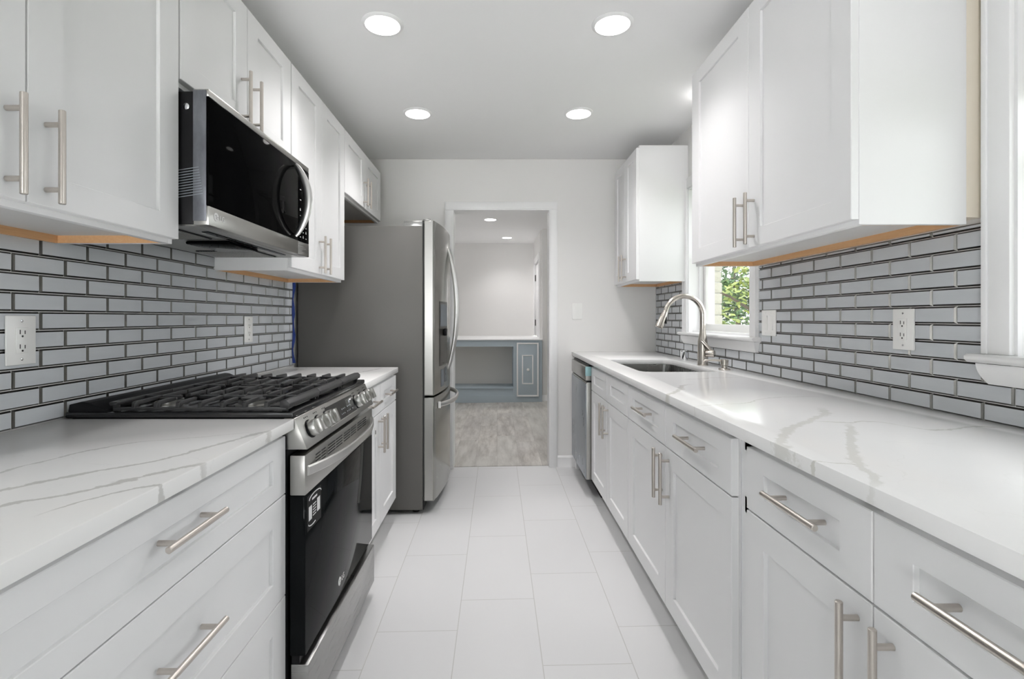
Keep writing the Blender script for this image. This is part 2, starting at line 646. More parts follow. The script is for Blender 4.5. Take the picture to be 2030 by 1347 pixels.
def tag(o, label, cat, group=None, kind=None):
    o['label'] = label
    o['category'] = cat
    if group:
        o['group'] = group
    if kind:
        o['kind'] = kind
    return o


def thing(name, loc, label, cat, group=None):
    o = bpy.data.objects.new(name, None)
    COL.objects.link(o)
    o.location = loc
    o.empty_display_size = 0.1
    return tag(o, label, cat, group)


def struct(o, label=None, cat=None):
    o['kind'] = 'structure'
    if label:
        o['label'] = label
        o['category'] = cat
    return o


def text_mesh(body, size, mat4, name, mat, parent, extrude=0.0004):
    cu = bpy.data.curves.new(name, 'FONT')
    cu.body = body
    cu.size = size
    cu.extrude = extrude
    cu.align_x = 'LEFT'
    tmp = bpy.data.objects.new(name + '_curve', cu)
    COL.objects.link(tmp)
    bpy.context.view_layer.update()
    me = bpy.data.meshes.new_from_object(tmp.evaluated_get(bpy.context.evaluated_depsgraph_get()))
    bpy.data.objects.remove(tmp)
    bpy.data.curves.remove(cu)
    me.transform(mat4)
    off = root_of(parent).location
    me.transform(Matrix.Translation(-off))
    me.name = name
    me.materials.clear()
    me.materials.append(M[mat])
    o = bpy.data.objects.new(name, me)
    COL.objects.link(o)
    o.parent = parent
    return o


def frame(o, u, v, n):
    m = Matrix((u, v, n)).transposed().to_4x4()
    m.translation = Vector(o)
    return m


FL = lambda o: frame(o, (0, 1, 0), (0, 0, 1), (1, 0, 0))      # something facing +X (left side of the kitchen)
FR = lambda o: frame(o, (0, -1, 0), (0, 0, 1), (-1, 0, 0))    # facing -X (right side)
FB = lambda o: frame(o, (1, 0, 0), (0, 0, 1), (0, -1, 0))     # facing the camera


def floor_z(x):
    return 0.0155 * x + 0.0012


# ------------------------------------------------------------------ the room
CEIL = 2.4384
XL, XR = -1.23, 1.262          # drywall faces
YB = 3.965                     # wall with the doorway
YN = -1.5                      # wall behind the camera
W1 = (2.46, 3.30, 1.092, 2.04)     # window over the sink: y0, y1, z0, z1
BLOCKER_Z = 1.75
W2 = (-0.85, 1.225, 1.092, 2.04)    # window at the near right

mb = MB()
x0, x1 = -3.0, 1.42
mb.prism([(x0, floor_z(x0)), (x1, floor_z(x1)), (x1, -0.2), (x0, -0.2)], 'Y', YN - 0.2, YB + 0.045)
struct(mb.build('floor', 'floor'))
mb = MB()
mb.prism([(x0, floor_z(x0) + 0.004), (x1, floor_z(x1) + 0.004), (x1, -0.2), (x0, -0.2)], 'Y', YB + 0.045, 8.7)
struct(mb.build('floor_adjoining', 'plank'))
mb = MB().box(-3, 1.45, YN - 0.2, 8.7, CEIL, CEIL + 0.12)
struct(mb.build('ceiling', 'ceiling'))

struct(MB().box(XL - 0.15, XL, YN - 0.2, YB, -0.05, CEIL).build('wall_left', 'wall'))
mb = MB()
wt = XR + 0.16
ys = [YN - 0.2, W2[0], W2[1], W1[0], W1[1], YB]
for i in range(5):
    if i in (1, 3):
        mb.box(XR, wt, ys[i], ys[i + 1], -0.05, 1.075)
        mb.box(XR, wt, ys[i], ys[i + 1], 2.04, CEIL)
    else:
        mb.box(XR, wt, ys[i], ys[i + 1], -0.05, CEIL)
struct(mb.build('wall_right', 'wall'))
DX0, DX1, DZ = -0.352, 0.418, 2.040       # rough doorway
mb = MB()
mb.box(-2.95, DX0, YB, YB + 0.12, -0.05, CEIL)
mb.box(DX1, wt, YB, YB + 0.12, -0.05, CEIL)
mb.box(DX0, DX1, YB, YB + 0.12, DZ, CEIL)
struct(mb.build('wall_back', 'wall'))
# wall behind the camera with an unseen glazed opening added for fill light
RX0, RX1, RZ0, RZ1 = -1.15, -0.25, 0.25, 2.10
mb = MB()
mb.box(XL - 0.15, RX0, YN - 0.15, YN, -0.05, CEIL)
mb.box(RX1, wt, YN - 0.15, YN, -0.05, CEIL)
mb.box(RX0, RX1, YN - 0.15, YN, RZ1, CEIL)
mb.box(RX0, RX1, YN - 0.15, YN, -0.05, RZ0)
struct(mb.build('wall_front', 'wall_white'))
mb = MB()
xm = (RX0 + RX1) / 2
for a, b in ((RX0, RX0 + 0.06), (xm - 0.03, xm + 0.03), (RX1 - 0.06, RX1)):
    mb.box(a, b, YN - 0.10, YN - 0.04, RZ0, RZ1)
mb.box(RX0 + 0.06, RX1 - 0.06, YN - 0.10, YN - 0.04, RZ0, RZ0 + 0.07)
mb.box(RX0 + 0.06, RX1 - 0.06, YN - 0.10, YN - 0.04, RZ1 - 0.07, RZ1)
w3 = struct(mb.build('added_fill_window', 'trim'))
MB().box(RX0 + 0.05, RX1 - 0.05, YN - 0.075, YN - 0.070, RZ0 + 0.05, RZ1 - 0.05).build('glass_pane', 'glass', w3)

# adjoining room
FARY = 8.43
struct(MB().box(-3.0, 0.614, FARY, FARY + 0.12, -0.05, CEIL).build('wall_far', 'wall'))
mb = MB()
FW = (5.3, 5.95, 1.05, 2.0)  # unseen window, added to let more daylight into the far room
mb.box(-3.0, -2.9, YB + 0.12, FW[0], -0.05, CEIL)
mb.box(-3.0, -2.9, FW[1], FARY + .12, -0.05, CEIL)
mb.box(-3.0, -2.9, FW[0], FW[1], -0.05, FW[2])
mb.box(-3.0, -2.9, FW[0], FW[1], FW[3], CEIL)
struct(mb.build('wall_far_left', 'wall'))
mb = MB()
for a, b in ((FW[0], FW[0] + 0.05), (FW[1] - 0.05, FW[1])):
    mb.box(-2.98, -2.92, a, b, FW[2], FW[3])
for a, b in ((FW[2], FW[2] + 0.05), (1.5, 1.54), (FW[3] - 0.05, FW[3])):
    mb.box(-2.98, -2.92, FW[0] + 0.05, FW[1] - 0.05, a, b)
w4 = struct(mb.build('added_far_window', 'trim'))
MB().box(-2.952, -2.948, FW[0] + 0.04, FW[1] - 0.04, FW[2] + 0.04, FW[3] - 0.04).build('glass_pane', 'glass', w4)
struct(MB().box(1.30, 1.42, YB + 0.12, 7.06, -0.05, CEIL).build('wall_far_right', 'wall'))
mb = MB()
mb.box(0.636, 1.42, 7.06, 7.18, -0.05, CEIL)
mb.box(0.614, 0.72, 7.18, 7.30, -0.05, CEIL)
mb.box(0.614, 0.72, 7.30, FARY, 2.06, CEIL)
mb.box(0.668, 0.72, 7.18, FARY + 0.12, -0.05, CEIL)
struct(mb.build('wall_alcove', 'wall'))
# door in the alcove
d1 = MB().box(0.628, 0.666, 7.33, 8.12, 0.9, 2.03, 0.003).build('door_1', 'trim')
struct(d1)
for z0, z1 in ((0.98, 1.25), (1.34, 1.62), (1.70, 1.95)):
    for y0, y1 in ((7.42, 7.68), (7.77, 8.03)):
        MB().box(0.624, 0.632, y0, y1, z0, z1, 0.004).build('raised_panel', 'trim', d1)
for z in (1.06, 1.78):
    MB().box(0.615, 0.627, 8.115, 8.145, z, z + 0.10).build('hinge', 'black_metal', d1)
mb = MB()
mb.box(0.600, 0.66, 7.24, 7.33, 0.9, 2.14, 0.004)
mb.box(0.600, 0.66, 8.15, 8.24, 0.9, 2.14, 0.004)
mb.box(0.600, 0.66, 7.33, 8.15, 2.05, 2.14, 0.004)
struct(mb.build('trim_1', 'trim'))
struct(MB().prism([(7.06, 0.01), (7.045, 0.01), (7.045, 0.085), (7.052, 0.10), (7.06, 0.10)], 'X', 0.63, 1.30).build('baseboard_alcove', 'trim'))

# doorway casing: jamb liner + mitred casing boards
mb = MB()
ox0, ox1, oz = -0.412, 0.476, 2.100
ix0, ix1, iz = -0.343, 0.409, 2.034
f0 = -0.012
for xa, xb in ((ox0, ix0), (ix1, ox1)):
    mb.box(xa, xb, YB - 0.016, YB, f0 if xa < 0 else 0.004, oz - 0.066, 0.003)
    mb.box(xa + 0.008, xb - 0.008, YB - 0.021, YB - 0.015, 0.0, oz - 0.066, 0.002)
mb.box(ox0, ox1, YB - 0.016, YB, oz - 0.066, oz, 0.003)
mb.box(ox0 + 0.008, ox1 - 0.008, YB - 0.021, YB - 0.015, oz - 0.058, oz - 0.008, 0.002)
mb.box(DX0, ix0, YB - 0.002, YB + 0.125, -0.01, DZ)
mb.box(ix1, DX1, YB - 0.002, YB + 0.125, 0.0, DZ)
mb.box(DX0, DX1, YB - 0.002, YB + 0.125, iz, DZ)
# the casing on the far side
for xa, xb in ((ox0, ix0), (ix1, ox1)):
    mb.box(xa, xb, YB + 0.12, YB + 0.136, 0.0, oz)
mb.box(ix0, ix1, YB + 0.12, YB + 0.136, iz, oz)
struct(mb.build('trim_2', 'trim'))
mb = MB()
mb.prism([(ix0, floor_z(ix0) + 0.006), (ix1, floor_z(ix1) + 0.006), (ix1, -0.02), (ix0, -0.02)], 'Y', YB + 0.03, YB + 0.055)
struct(mb.build('trim_3', 'plank'))
mb = MB()
mb.prism([(YB, 0.0), (YB - 0.016, 0.0), (YB - 0.016, 0.012), (YB - 0.013, 0.018), (YB - 0.013, 0.085), (YB - 0.004, 0.098), (YB, 0.098)], 'X', ox1, XR)
struct(mb.build('baseboard_back', 'trim'))


# windows in the right wall
def make_window(name, W, glass_frame=True):
    y0, y1, z0, z1 = W
    jl = 0.018
    mb = MB()
    # jamb liner through the wall
    mb.box(XR - 0.01, wt, y0, y0 + jl, z0, z1)
    mb.box(XR - 0.01, wt, y1 - jl, y1, z0, z1)
    mb.box(XR - 0.01, wt, y0, y1, z1 - jl, z1)
    mb.box(XR + 0.02, wt + 0.03, y0, y1, z0 - 0.017, z0 + 0.012)
    w = struct(mb.build(name, 'trim'))
    # casing: flat boards with a raised back band
    mb = MB()
    cw = 0.068
    for ya, yb in ((y0 - cw + 0.01, y0 + 0.01), (y1 - 0.01, y1 + cw - 0.01)):
        mb.box(XR - 0.022, XR - 0.001, ya, yb, z0 + 0.0, z1 + cw - 0.01, 0.002)
        mb.box(XR - 0.027, XR - 0.02, ya + (0.0 if ya < y0 else cw - 0.014), ya + (0.014 if ya < y0 else cw), z0, z1 + cw - 0.01, 0.002)
    mb.box(XR - 0.022, XR - 0.001, y0 + 0.01, y1 - 0.01, z1 - 0.01, z1 + cw - 0.01, 0.002)
    mb.build('window_casing', 'trim', w)
    # stool with a rounded nose and horns
    mb = MB()
    pr = [(XR - 0.001, z0 - 0.024), (XR - 0.044, z0 - 0.022), (XR - 0.052, z0 - 0.014), (XR - 0.052, z0 - 0.006), (XR - 0.046, z0), (XR - 0.001, z0)]
    mb.prism(pr, 'Y', y0 - cw - 0.01, y1 + cw + 0.01, 0.002)
    mb.box(XR - 0.002, XR + 0.06, y0 + jl, y1 - jl, z0 - 0.016, z0)
    mb.build('window_stool', 'trim', w)
    mb = MB()
    n = 7
    rows = []
    zz = [z0 - 0.024 - 0.052 * k / n for k in range(n + 1)]
    for k, z in enumerate(zz):
        t = k / n
        xo = XR - 0.034 + 0.016 * t ** 2
        inset = 0.004 + 0.018 * t ** 2
        rows.append([(XR - 0.001, y0 - cw + inset, z), (xo, y0 - cw + inset, z), (xo, y1 + cw - inset, z), (XR - 0.001, y1 + cw - inset, z)])
    mb.grid(rows)
    last = rows[-1]
    mb.quad(*last)
    mb.build('window_apron', 'trim', w)
    # vinyl sash
    sx = XR + 0.085
    zm = (z0 + z1) / 2 + 0.02
    fr = 0.042
    for (za, zb, xx, nm) in ((z0 + 0.012, zm + 0.02, sx, 'lower_sash'), (zm - 0.02, z1 - jl, sx + 0.034, 'upper_sash')):
        mb = MB()
        mb.box(xx, xx + 0.032, y0 + jl, y0 + jl + fr, za, zb, 0.002)
        mb.box(xx, xx + 0.032, y1 - jl - fr, y1 - jl, za, zb, 0.002)
        mb.box(xx, xx + 0.032, y0 + jl + fr, y1 - jl - fr, za, za + fr, 0.002)
        mb.box(xx, xx + 0.032, y0 + jl + fr, y1 - jl - fr, zb - fr * 0.8, zb, 0.002)
        s = mb.build(nm, 'plastic', w)
        MB().box(xx + 0.013, xx + 0.017, y0 + jl + fr - 0.005, y1 - jl - fr + 0.005, za + fr - 0.005, zb - fr * 0.8 + 0.005).build('glass_pane', 'glass', s)
    mb = MB()
    for ya, yb in ((y0 + jl, y0 + jl + 0.012), (y1 - jl - 0.012, y1 - jl)):
        mb.box(sx - 0.03, sx - 0.002, ya, yb, z0 + 0.01, z1 - jl, 0.002)
    mb.build('sash_stop', 'trim', w)
    return w


make_window('window_1', W1)
w2 = make_window('window_2', W2)
# unseen white sheet added over the near window's upper part to block daylight
mb = MB()
mb.box(XR + 0.050, XR + 0.0515, W2[0] + 0.03, W2[1] - 0.03, BLOCKER_Z, W2[3] - 0.02)
mb.tube([(XR + 0.05, W2[0] + 0.03, W2[3] - 0.035), (XR + 0.05, W2[1] - 0.03, W2[3] - 0.035)], 0.018, 14)
mb.box(XR + 0.045, XR + 0.057, W2[0] + 0.03, W2[1] - 0.03, BLOCKER_Z - 0.02, BLOCKER_Z, 0.003)
mb.build('added_daylight_blocker', 'wall_white', w2)

# tiled backsplashes ---------------------------------------------------------
PZ, PY = 0.0498, 0.1535


def backsplash(side, xwall, y_from, y_to, z_base, z_top, y_joint, holes, name, label):
    s = side
    mb = MB()
    mb.mi = 0
    th = 0.006
    # grout bed with openings
    segs = [(y_from, y_to, z_base, z_top)]
    for h in holes:
        out = []
        for a, b, c, d in segs:
            if h[1] <= a or h[0] >= b:
                out.append((a, b, c, d))
                continue
            if a < h[0]:
                out.append((a, h[0], c, d))
            if b > h[1]:
                out.append((h[1], b, c, d))
            if c < h[2]:
                out.append((max(a, h[0]), min(b, h[1]), c, h[2]))
        segs = out
    for a, b, c, d in segs:
        mb.box(xwall, xwall - s * 0.004, a, b, c, d)
    g = 0.0011
    bv = 0.0042
    nrow = int((z_top - z_base) / PZ) + 1
    for r in range(nrow):
        za = z_base + r * PZ + g
        zb = min(z_base + (r + 1) * PZ - g, z_top)
        if zb - za < 0.008:
            continue
        off = y_joint + (PY / 2 if r % 2 else 0.0)
        k0 = math.floor((y_from - off) / PY)
        k1 = math.ceil((y_to - off) / PY)
        for k in range(k0, k1):
            ya, yb = max(off + k * PY + g, y_from), min(off + (k + 1) * PY - g, y_to)
            spans = [(ya, yb)]
            for h in holes:
                if zb > h[2]:
                    nxt = []
                    for a, b in spans:
                        if h[1] <= a or h[0] >= b:
                            nxt.append((a, b))
                        else:
                            if a < h[0]:
                                nxt.append((a, h[0]))
                            if b > h[1]:
                                nxt.append((h[1], b))
                    spans = nxt
            for a, b in spans:
                if b - a < 0.012:
                    continue
                bz = min(bv, (zb - za) * 0.3)
                xb_ = xwall - s * 0.004
                xf = xwall - s * 0.0095
                O = [(xb_, a, za), (xb_, b, za), (xb_, b, zb), (xb_, a, zb)]
                I = [(xf, a + bv, za + bz), (xf, b - bv, za + bz), (xf, b - bv, zb - bz), (xf, a + bv, zb - bz)]
                ov = [mb.bm.verts.new(q) for q in O]
                iv = [mb.bm.verts.new(q) for q in I]
                f = mb.bm.faces.new(iv)
                f.material_index = 1
                for i in range(4):
                    f = mb.bm.faces.new((ov[i], ov[(i + 1) % 4], iv[(i + 1) % 4], iv[i]))
                    f.material_index = 2
    o = mb.build(name, ['grout', 'tile', 'bevel'], None, None, True, 10)
    struct(o, label, 'backsplash')
    return o


ZL, ZR = 0.9015, 0.918        # countertop heights, left and right
backsplash(-1, XL, 0.30, 3.02, ZL, 1.47, 1.419, [], 'tile_backsplash',
           'pale blue glass subway tile backsplash behind the gas range')
backsplash(1, XR, 0.20, YB - 0.001, ZR, 1.432, 1.2946,
           [(W1[0] - 0.005, W1[1] + 0.005, 1.06, 9), (W2[0] - 0.3, W2[1] + 0.005, 1.06, 9)], 'tile_backsplash',
           'pale blue glass subway tile backsplash around the sink window')


# ------------------------------------------------------------------ cabinet parts
HANDLE = {}


def handle_mesh(orient, s):
    """bar pull of satin nickel at the origin; orient 'V' or 'H'; s = -1 left run (faces +X), +1 right run"""
    key = (orient, s)
    if key not in HANDLE:
        mb = MB()
        L, r, post = 0.0925, 0.0062, 0.064
        ax = (lambda t, n: (-s * n, 0, t)) if orient == 'V' else (lambda t, n: (-s * n, t, 0))
        b = 0.0012
        ts = [-L, -L + b, L - b, L]
        mb.tube([ax(t, 0.032) for t in ts], [r - b, r, r, r - b], 18)
        for t in (-post, post):
            mb.cyl(ax(t, -0.004), ax(t, 0.032), 0.0052, 14)
        o = mb.build('handle', 'nickel')
        HANDLE[key] = o.data
        bpy.data.objects.remove(o)
    return HANDLE[key]


def add_handle(parent, orient, s, xface, y, z):
    o = bpy.data.objects.new('handle', handle_mesh(orient, s))
    COL.objects.link(o)
    o.parent = parent
    o.location = Vector((s * xface, y, z)) - root_of(parent).location
    return o


def shaker(s, xface, y0, y1, z0, z1, stile, rail, name, parent, th=0.020, rec=0.0092, bev=0.0016, mat='cabinet'):
    """five-piece front; xface = |x| of the front plane"""
    mb = MB()
    bm = mb.bm

    def V(d, y, z):
        return bm.verts.new((s * (xface + d), y, z))
    O = [(y0, z0), (y1, z0), (y1, z1), (y0, z1)]
    B = [(y0 + bev, z0 + bev), (y1 - bev, z0 + bev), (y1 - bev, z1 - bev), (y0 + bev, z1 - bev)]
    I = [(y0 + stile, z0 + rail), (y1 - stile, z0 + rail), (y1 - stile, z1 - rail), (y0 + stile, z1 - rail)]
    J = [(q[0] + dx * 0.0012, q[1] + dz * 0.0012) for q, (dx, dz) in zip(I, ((1, 1), (-1, 1), (-1, -1), (1, -1)))]
    rings = [[V(th, *q) for q in O], [V(bev, *q) for q in O], [V(0, *q) for q in B], [V(0, *q) for q in I], [V(0.0012, *q) for q in J],
             [V(rec, *q) for q in J]]
    for a, b in zip(rings[:-1], rings[1:]):
        for i in range(4):
            bm.faces.new((a[i], a[(i + 1) % 4], b[(i + 1) % 4], b[i]))
    bm.faces.new(rings[-1])
    bm.faces.new(rings[0][::-1])
    return mb.build(name, mat, parent, angle=20)


def upper_cabinet(s, xface, xwall, y0, y1, z0, z1, label, group, hz, hleft=True, rail_back=True, near_end=None):
    """wall cabinet with two doors; z0 = bottom of the face frame; hz = centre height of the handles"""
    root = thing('wall_cabinet', (s * (xface + 0.16), (y0 + y1) / 2, z0), label, 'cabinet', group)
    fx = xface + 0.020
    mb = MB()
    t = 0.016
    mb.box(s * fx, s * xwall, y0, y0 + t, z0, z1, 0.0012)
    mb.box(s * fx, s * xwall, y1 - t, y1, z0, z1, 0.0012)
    mb.box(s * fx, s * xwall, y0 + t, y1 - t, z1 - t, z1)
    # face frame
    mb.box(s * fx, s * (fx + 0.019), y0 + t, y1 - t, z0, z0 + 0.038, 0.001)
    mb.box(s * fx, s * (fx + 0.019), y0 + t, y1 - t, z1 - 0.038, z1 - t)
    mb.box(s * fx, s * (fx + 0.019), y0 + t, y0 + 0.04, z0 + 0.03, z1 - 0.03)
    mb.box(s * fx, s * (fx + 0.019), y1 - 0.04, y1 - t, z0 + 0.03, z1 - 0.03)
    mb.box(s * (xwall - 0.006), s * xwall, y0 + t, y1 - t, z0 + 0.02, z1 - t)
    mb.build('carcass', 'cabinet', root)
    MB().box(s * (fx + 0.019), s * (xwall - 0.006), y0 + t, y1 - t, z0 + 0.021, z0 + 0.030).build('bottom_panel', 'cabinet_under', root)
    # bare wood hanging rail and end cleats under the recessed bottom
    mb = MB()
    mb.box(s * (xwall - 0.020), s * xwall, y0 + t, y1 - t, z0 + 0.0005, z0 + 0.021)
    mb.box(s * (fx + 0.019), s * (xwall - 0.020), y1 - t - 0.004, y1 - t, z0 + 0.0005, z0 + 0.021)
    mb.box(s * (fx + 0.019), s * (xwall - 0.020), y0 + t, y0 + t + 0.004, z0 + 0.0005, z0 + 0.021)
    r = mb.build('hanging_rail', 'maple', root)
    r['label'] = 'bare orange maple rail under the cabinet'
    ym = (y0 + y1) / 2
    g = 0.0016
    za, zb = z0 + 0.0135, z1 - 0.017
    for (a, b, hy) in ((y0 + 0.002, ym - g, ym - 0.040), (ym + g, y1 - 0.002, ym + 0.040)):
        d = shaker(s, xface, a, b, za, zb, 0.078, 0.062, 'door', root)
        add_handle(d, 'V', s, xface, hy, hz)
    return root


UL, UR = 0.888, 0.918
upper_cabinet(-1, UL, -XL, 0.494, 1.402, 1.390, 2.305,
              'tall white shaker wall cabinet at the near left, before the microwave', 'white shaker wall cabinets', 1.500)
upper_cabinet(-1, UL, -XL, 1.406, 2.164, 1.842, 2.305,
              'short white shaker wall cabinet directly above the microwave', 'white shaker wall cabinets', 1.950)
upper_cabinet(-1, UL, -XL, 2.168, 2.921, 1.390, 2.305,
              'tall white shaker wall cabinet between the microwave and the refrigerator', 'white shaker wall cabinets', 1.500)
upper_cabinet(-1, UL, -XL, 2.925, 3.825, 1.905, 2.305,
              'short white shaker wall cabinet over the refrigerator', 'white shaker wall cabinets', 2.020)
r2 = upper_cabinet(1, UR, 1.216, 1.300, 2.367, 1.4265, 2.340,
                   'large white shaker wall cabinet at the near right, beside the sink window', 'white shaker wall cabinets', 1.540)
upper_cabinet(1, UR, XR - 0.001, 3.312, 3.925, 1.4265, 2.325,
              'narrow white shaker wall cabinet in the far right corner by the back wall', 'white shaker wall cabinets', 1.540)
MB().box(1.217, XR - 0.0005, 1.302, 2.36, 1.445, 2.338).build('filler_strip', 'cream', r2)['label'] = 'cream unpainted filler strip at the wall'


def base_cabinet(s, xface, xwall, y0, y1, zc, fronts, label, group, z_floor, stiles=()):
    """zc underside of the countertop; fronts: list of (kind, y0, y1, z0, z1, handle or None)"""
    root = thing('base_cabinet', (s * (xface + 0.3), (y0 + y1) / 2, z_floor), label, 'cabinet', group)
    fx = xface + 0.0205
    mb = MB()
    kz = z_floor + 0.112
    mb.box(s * fx, s * xwall, y0, y0 + 0.018, kz, zc)
    mb.box(s * fx, s * xwall, y1 - 0.018, y1, kz, zc)
    mb.box(s * (fx + 0.075), s * xwall, y0, y0 + 0.018, z_floor, kz)
    mb.box(s * (fx + 0.075), s * xwall, y1 - 0.018, y1, z_floor, kz)
    mb.box(s * fx, s * xwall, y0 + 0.018, y1 - 0.018, kz, kz + 0.016)
    mb.box(s * fx, s * (fx + 0.019), y0 + 0.018, y1 - 0.018, zc - 0.04, zc)
    mb.box(s * fx, s * (fx + 0.019), y0 + 0.018, y1 - 0.018, kz + 0.016, kz + 0.035)
    mb.box(s * fx, s * (fx + 0.019), y0 + 0.018, y1 - 0.018, 0.69, 0.73)
    mb.box(s * fx, s * (fx + 0.019), y0 + 0.018, y0 + 0.045, kz, zc)
    mb.box(s * fx, s * (fx + 0.019), y1 - 0.045 - (0.045 if stiles else 0), y1 - 0.018, kz, zc)
    ym = (y0 + y1) / 2
    mb.box(s * fx, s * (fx + 0.019), ym - 0.02, ym + 0.02, kz, zc)
    mb.box(s * (xwall - 0.012), s * xwall, y0 + 0.018, y1 - 0.018, kz, zc)
    mb.build('carcass', 'cabinet', root)
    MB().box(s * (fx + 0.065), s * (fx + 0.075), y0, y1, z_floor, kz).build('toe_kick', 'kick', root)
    for kind, a, b, z0, z1, h in fronts:
        st = 0.077
        rl = 0.047 if z1 - z0 < 0.2 else 0.065
        d = shaker(s, xface, a, b, z0, z1, st, rl, kind, root)
        if h:
            add_handle(d, h[0], s, xface, h[1], h[2])
    return root


BL, BR = 0.592, 0.612
# left run, near: three wide drawers
y0, y1 = 0.494, 1.402
base_cabinet(-1, BL, 1.216, y0, y1, ZL - 0.030, [
    ('drawer', y0 + .002, 1.4045, 0.6935, 0.853, ('H', 0.947, 0.787)),
    ('drawer', y0 + .002, 1.4045, 0.4105, 0.6905, ('H', 0.947, 0.5615)),
    ('drawer', y0 + .002, 1.4045, 0.115, 0.4075, ('H', 0.947, 0.27)),
], 'white base cabinet with three wide drawers at the near left before the range', 'white shaker base cabinets', -0.008)
# left run, beyond the range: two drawers over two doors
base_cabinet(-1, 0.596, 1.216, 2.172, 2.957, ZL - 0.036, [
    ('drawer', 2.175, 2.556, 0.705, 0.848, ('H', 2.37, 0.776)),
    ('drawer', 2.560, 2.955, 0.705, 0.848, ('H', 2.755, 0.776)),
    ('door', 2.175, 2.556, 0.125, 0.700, ('V', 2.518, 0.601)),
    ('door', 2.560, 2.955, 0.125, 0.700, ('V', 2.588, 0.601)),
], 'white base cabinet with two drawers and two doors between range and refrigerator', 'white shaker base cabinets', -0.008)
# right run
base_cabinet(1, BR, 1.250, 2.348, 3.262, ZR - 0.030, [
    ('false_drawer_front', 2.351, 2.804, 0.718, 0.868, None),
    ('false_drawer_front', 2.808, 3.259, 0.718, 0.868, None),
    ('door', 2.351, 2.804, 0.138, 0.7135, ('V', 2.766, 0.6105)),
    ('door', 2.808, 3.259, 0.138, 0.7135, ('V', 2.846, 0.6105)),
], 'white sink base cabinet with two doors next to the dishwasher', 'white shaker base cabinets', 0.010)
base_cabinet(1, BR, 1.250, 1.302, 2.346, ZR - 0.030, [
    ('drawer', 1.312, 1.824, 0.718, 0.868, ('H', 1.555, 0.796)),
    ('drawer', 1.828, 2.343, 0.718, 0.868, ('H', 2.068, 0.799)),
    ('door', 1.312, 1.824, 0.138, 0.7135, ('V', 1.787, 0.6105)),
    ('door', 1.828, 2.343, 0.138, 0.7135, ('V', 1.863, 0.6105)),
], 'white base cabinet with two drawers and two doors in the middle of the right run', 'white shaker base cabinets', 0.010)
base_cabinet(1, BR, 1.250, 0.380, 1.298, ZR - 0.030, [
    ('drawer', 0.408, 0.8165, 0.718, 0.868, ('H', 0.605, 0.797)),
    ('drawer', 0.820, 1.2313, 0.718, 0.868, ('H', 1.008, 0.799)),
    ('door', 0.408, 0.8165, 0.138, 0.7135, ('V', 0.776, 0.6105)),
    ('door', 0.820, 1.2313, 0.138, 0.7135, ('V', 0.852, 0.6105)),
], 'white base cabinet with two drawers and two doors at the near right corner', 'white shaker base cabinets', 0.010, stiles=(1,))

# ------------------------------------------------------------------ countertops
tag(MB().box(-1.2195, -0.568, 0.40, 1.404, ZL - 0.030, ZL, 0.0022).build('countertop', 'quartz_left'),
    'white grey-veined quartz countertop at the near left of the range', 'countertop', 'white quartz countertops')
tag(MB().box(-1.2195, -0.580, 2.170, 2.942, ZL - 0.036, ZL - 0.006, 0.0022).build('countertop', 'quartz_left'),
    'short white quartz countertop between range and refrigerator', 'countertop', 'white quartz countertops')


def rounded_rect(x0, x1, y0, y1, r, n=6):
    pts = []
    for cx, cy, a0 in ((x1 - r, y1 - r, 0), (x0 + r, y1 - r, 90), (x0 + r, y0 + r, 180), (x1 - r, y0 + r, 270)):
        for k in range(n + 1):
            a = math.radians(a0 + 90 * k / n)
            pts.append((cx + r * math.cos(a), cy + r * math.sin(a)))
    return pts


SK = (0.715, 1.105, 2.478, 3.215)       # sink cut-out x0,x1,y0,y1
mb = MB()
bm = mb.bm
outer = [(0.59, 0.34), (1.2525, 0.34), (1.2525, YB - 0.001), (0.59, YB - 0.001)]
inner = rounded_rect(*SK, 0.05)
loops = []
for pts in (outer, inner):
    vs = [bm.verts.new((x, y, ZR)) for x, y in pts]
    loops.append(vs)
    for i in range(len(vs)):
        bm.edges.new((vs[i], vs[(i + 1) % len(vs)]))
bmesh.ops.triangle_fill(bm, use_beauty=True, edges=bm.edges[:])
ret = bmesh.ops.extrude_face_region(bm, geom=bm.faces[:])
bmesh.ops.translate(bm, vec=(0, 0, -0.030), verts=[v for v in ret['geom'] if isinstance(v, bmesh.types.BMVert)])
bmesh.ops.recalc_face_normals(bm, faces=bm.faces)
sharp = [e for e in bm.edges if len(e.link_faces) == 2 and e.calc_face_angle() > 1.0]
bmesh.ops.bevel(bm, geom=sharp, offset=0.002, segments=2, affect='EDGES', profile=0.5)
tag(mb.build('countertop', 'quartz_right'),
    'long white grey-veined quartz countertop with the sink on the right', 'countertop', 'white quartz countertops')

# sink -----------------------------------------------------------------------
sink = thing('kitchen_sink', (0.91, 2.85, 0.70), 'stainless steel undermount sink set in the right countertop', 'sink')
mb = MB()
rings = []
for (ins, z, r) in ((-0.012, ZR - 0.031, 0.055), (0.004, ZR - 0.031, 0.05), (0.006, ZR - 0.05, 0.05), (0.010, ZR - 0.205, 0.05), (0.030, ZR - 0.222, 0.05)):
    rings.append([mb.bm.verts.new((x, y, z)) for x, y in rounded_rect(SK[0] + ins, SK[1] - ins, SK[2] + ins, SK[3] - ins, r)])
for a, b in zip(rings[:-1], rings[1:]):
    for i in range(len(a)):
        mb.bm.faces.new((a[i], a[(i + 1) % len(a)], b[(i + 1) % len(a)], b[i]))
mb.bm.faces.new(rings[-1])
bmesh.ops.solidify(mb.bm, geom=mb.bm.faces[:], thickness=0.0015)
mb.build('basin', 'sink', sink)
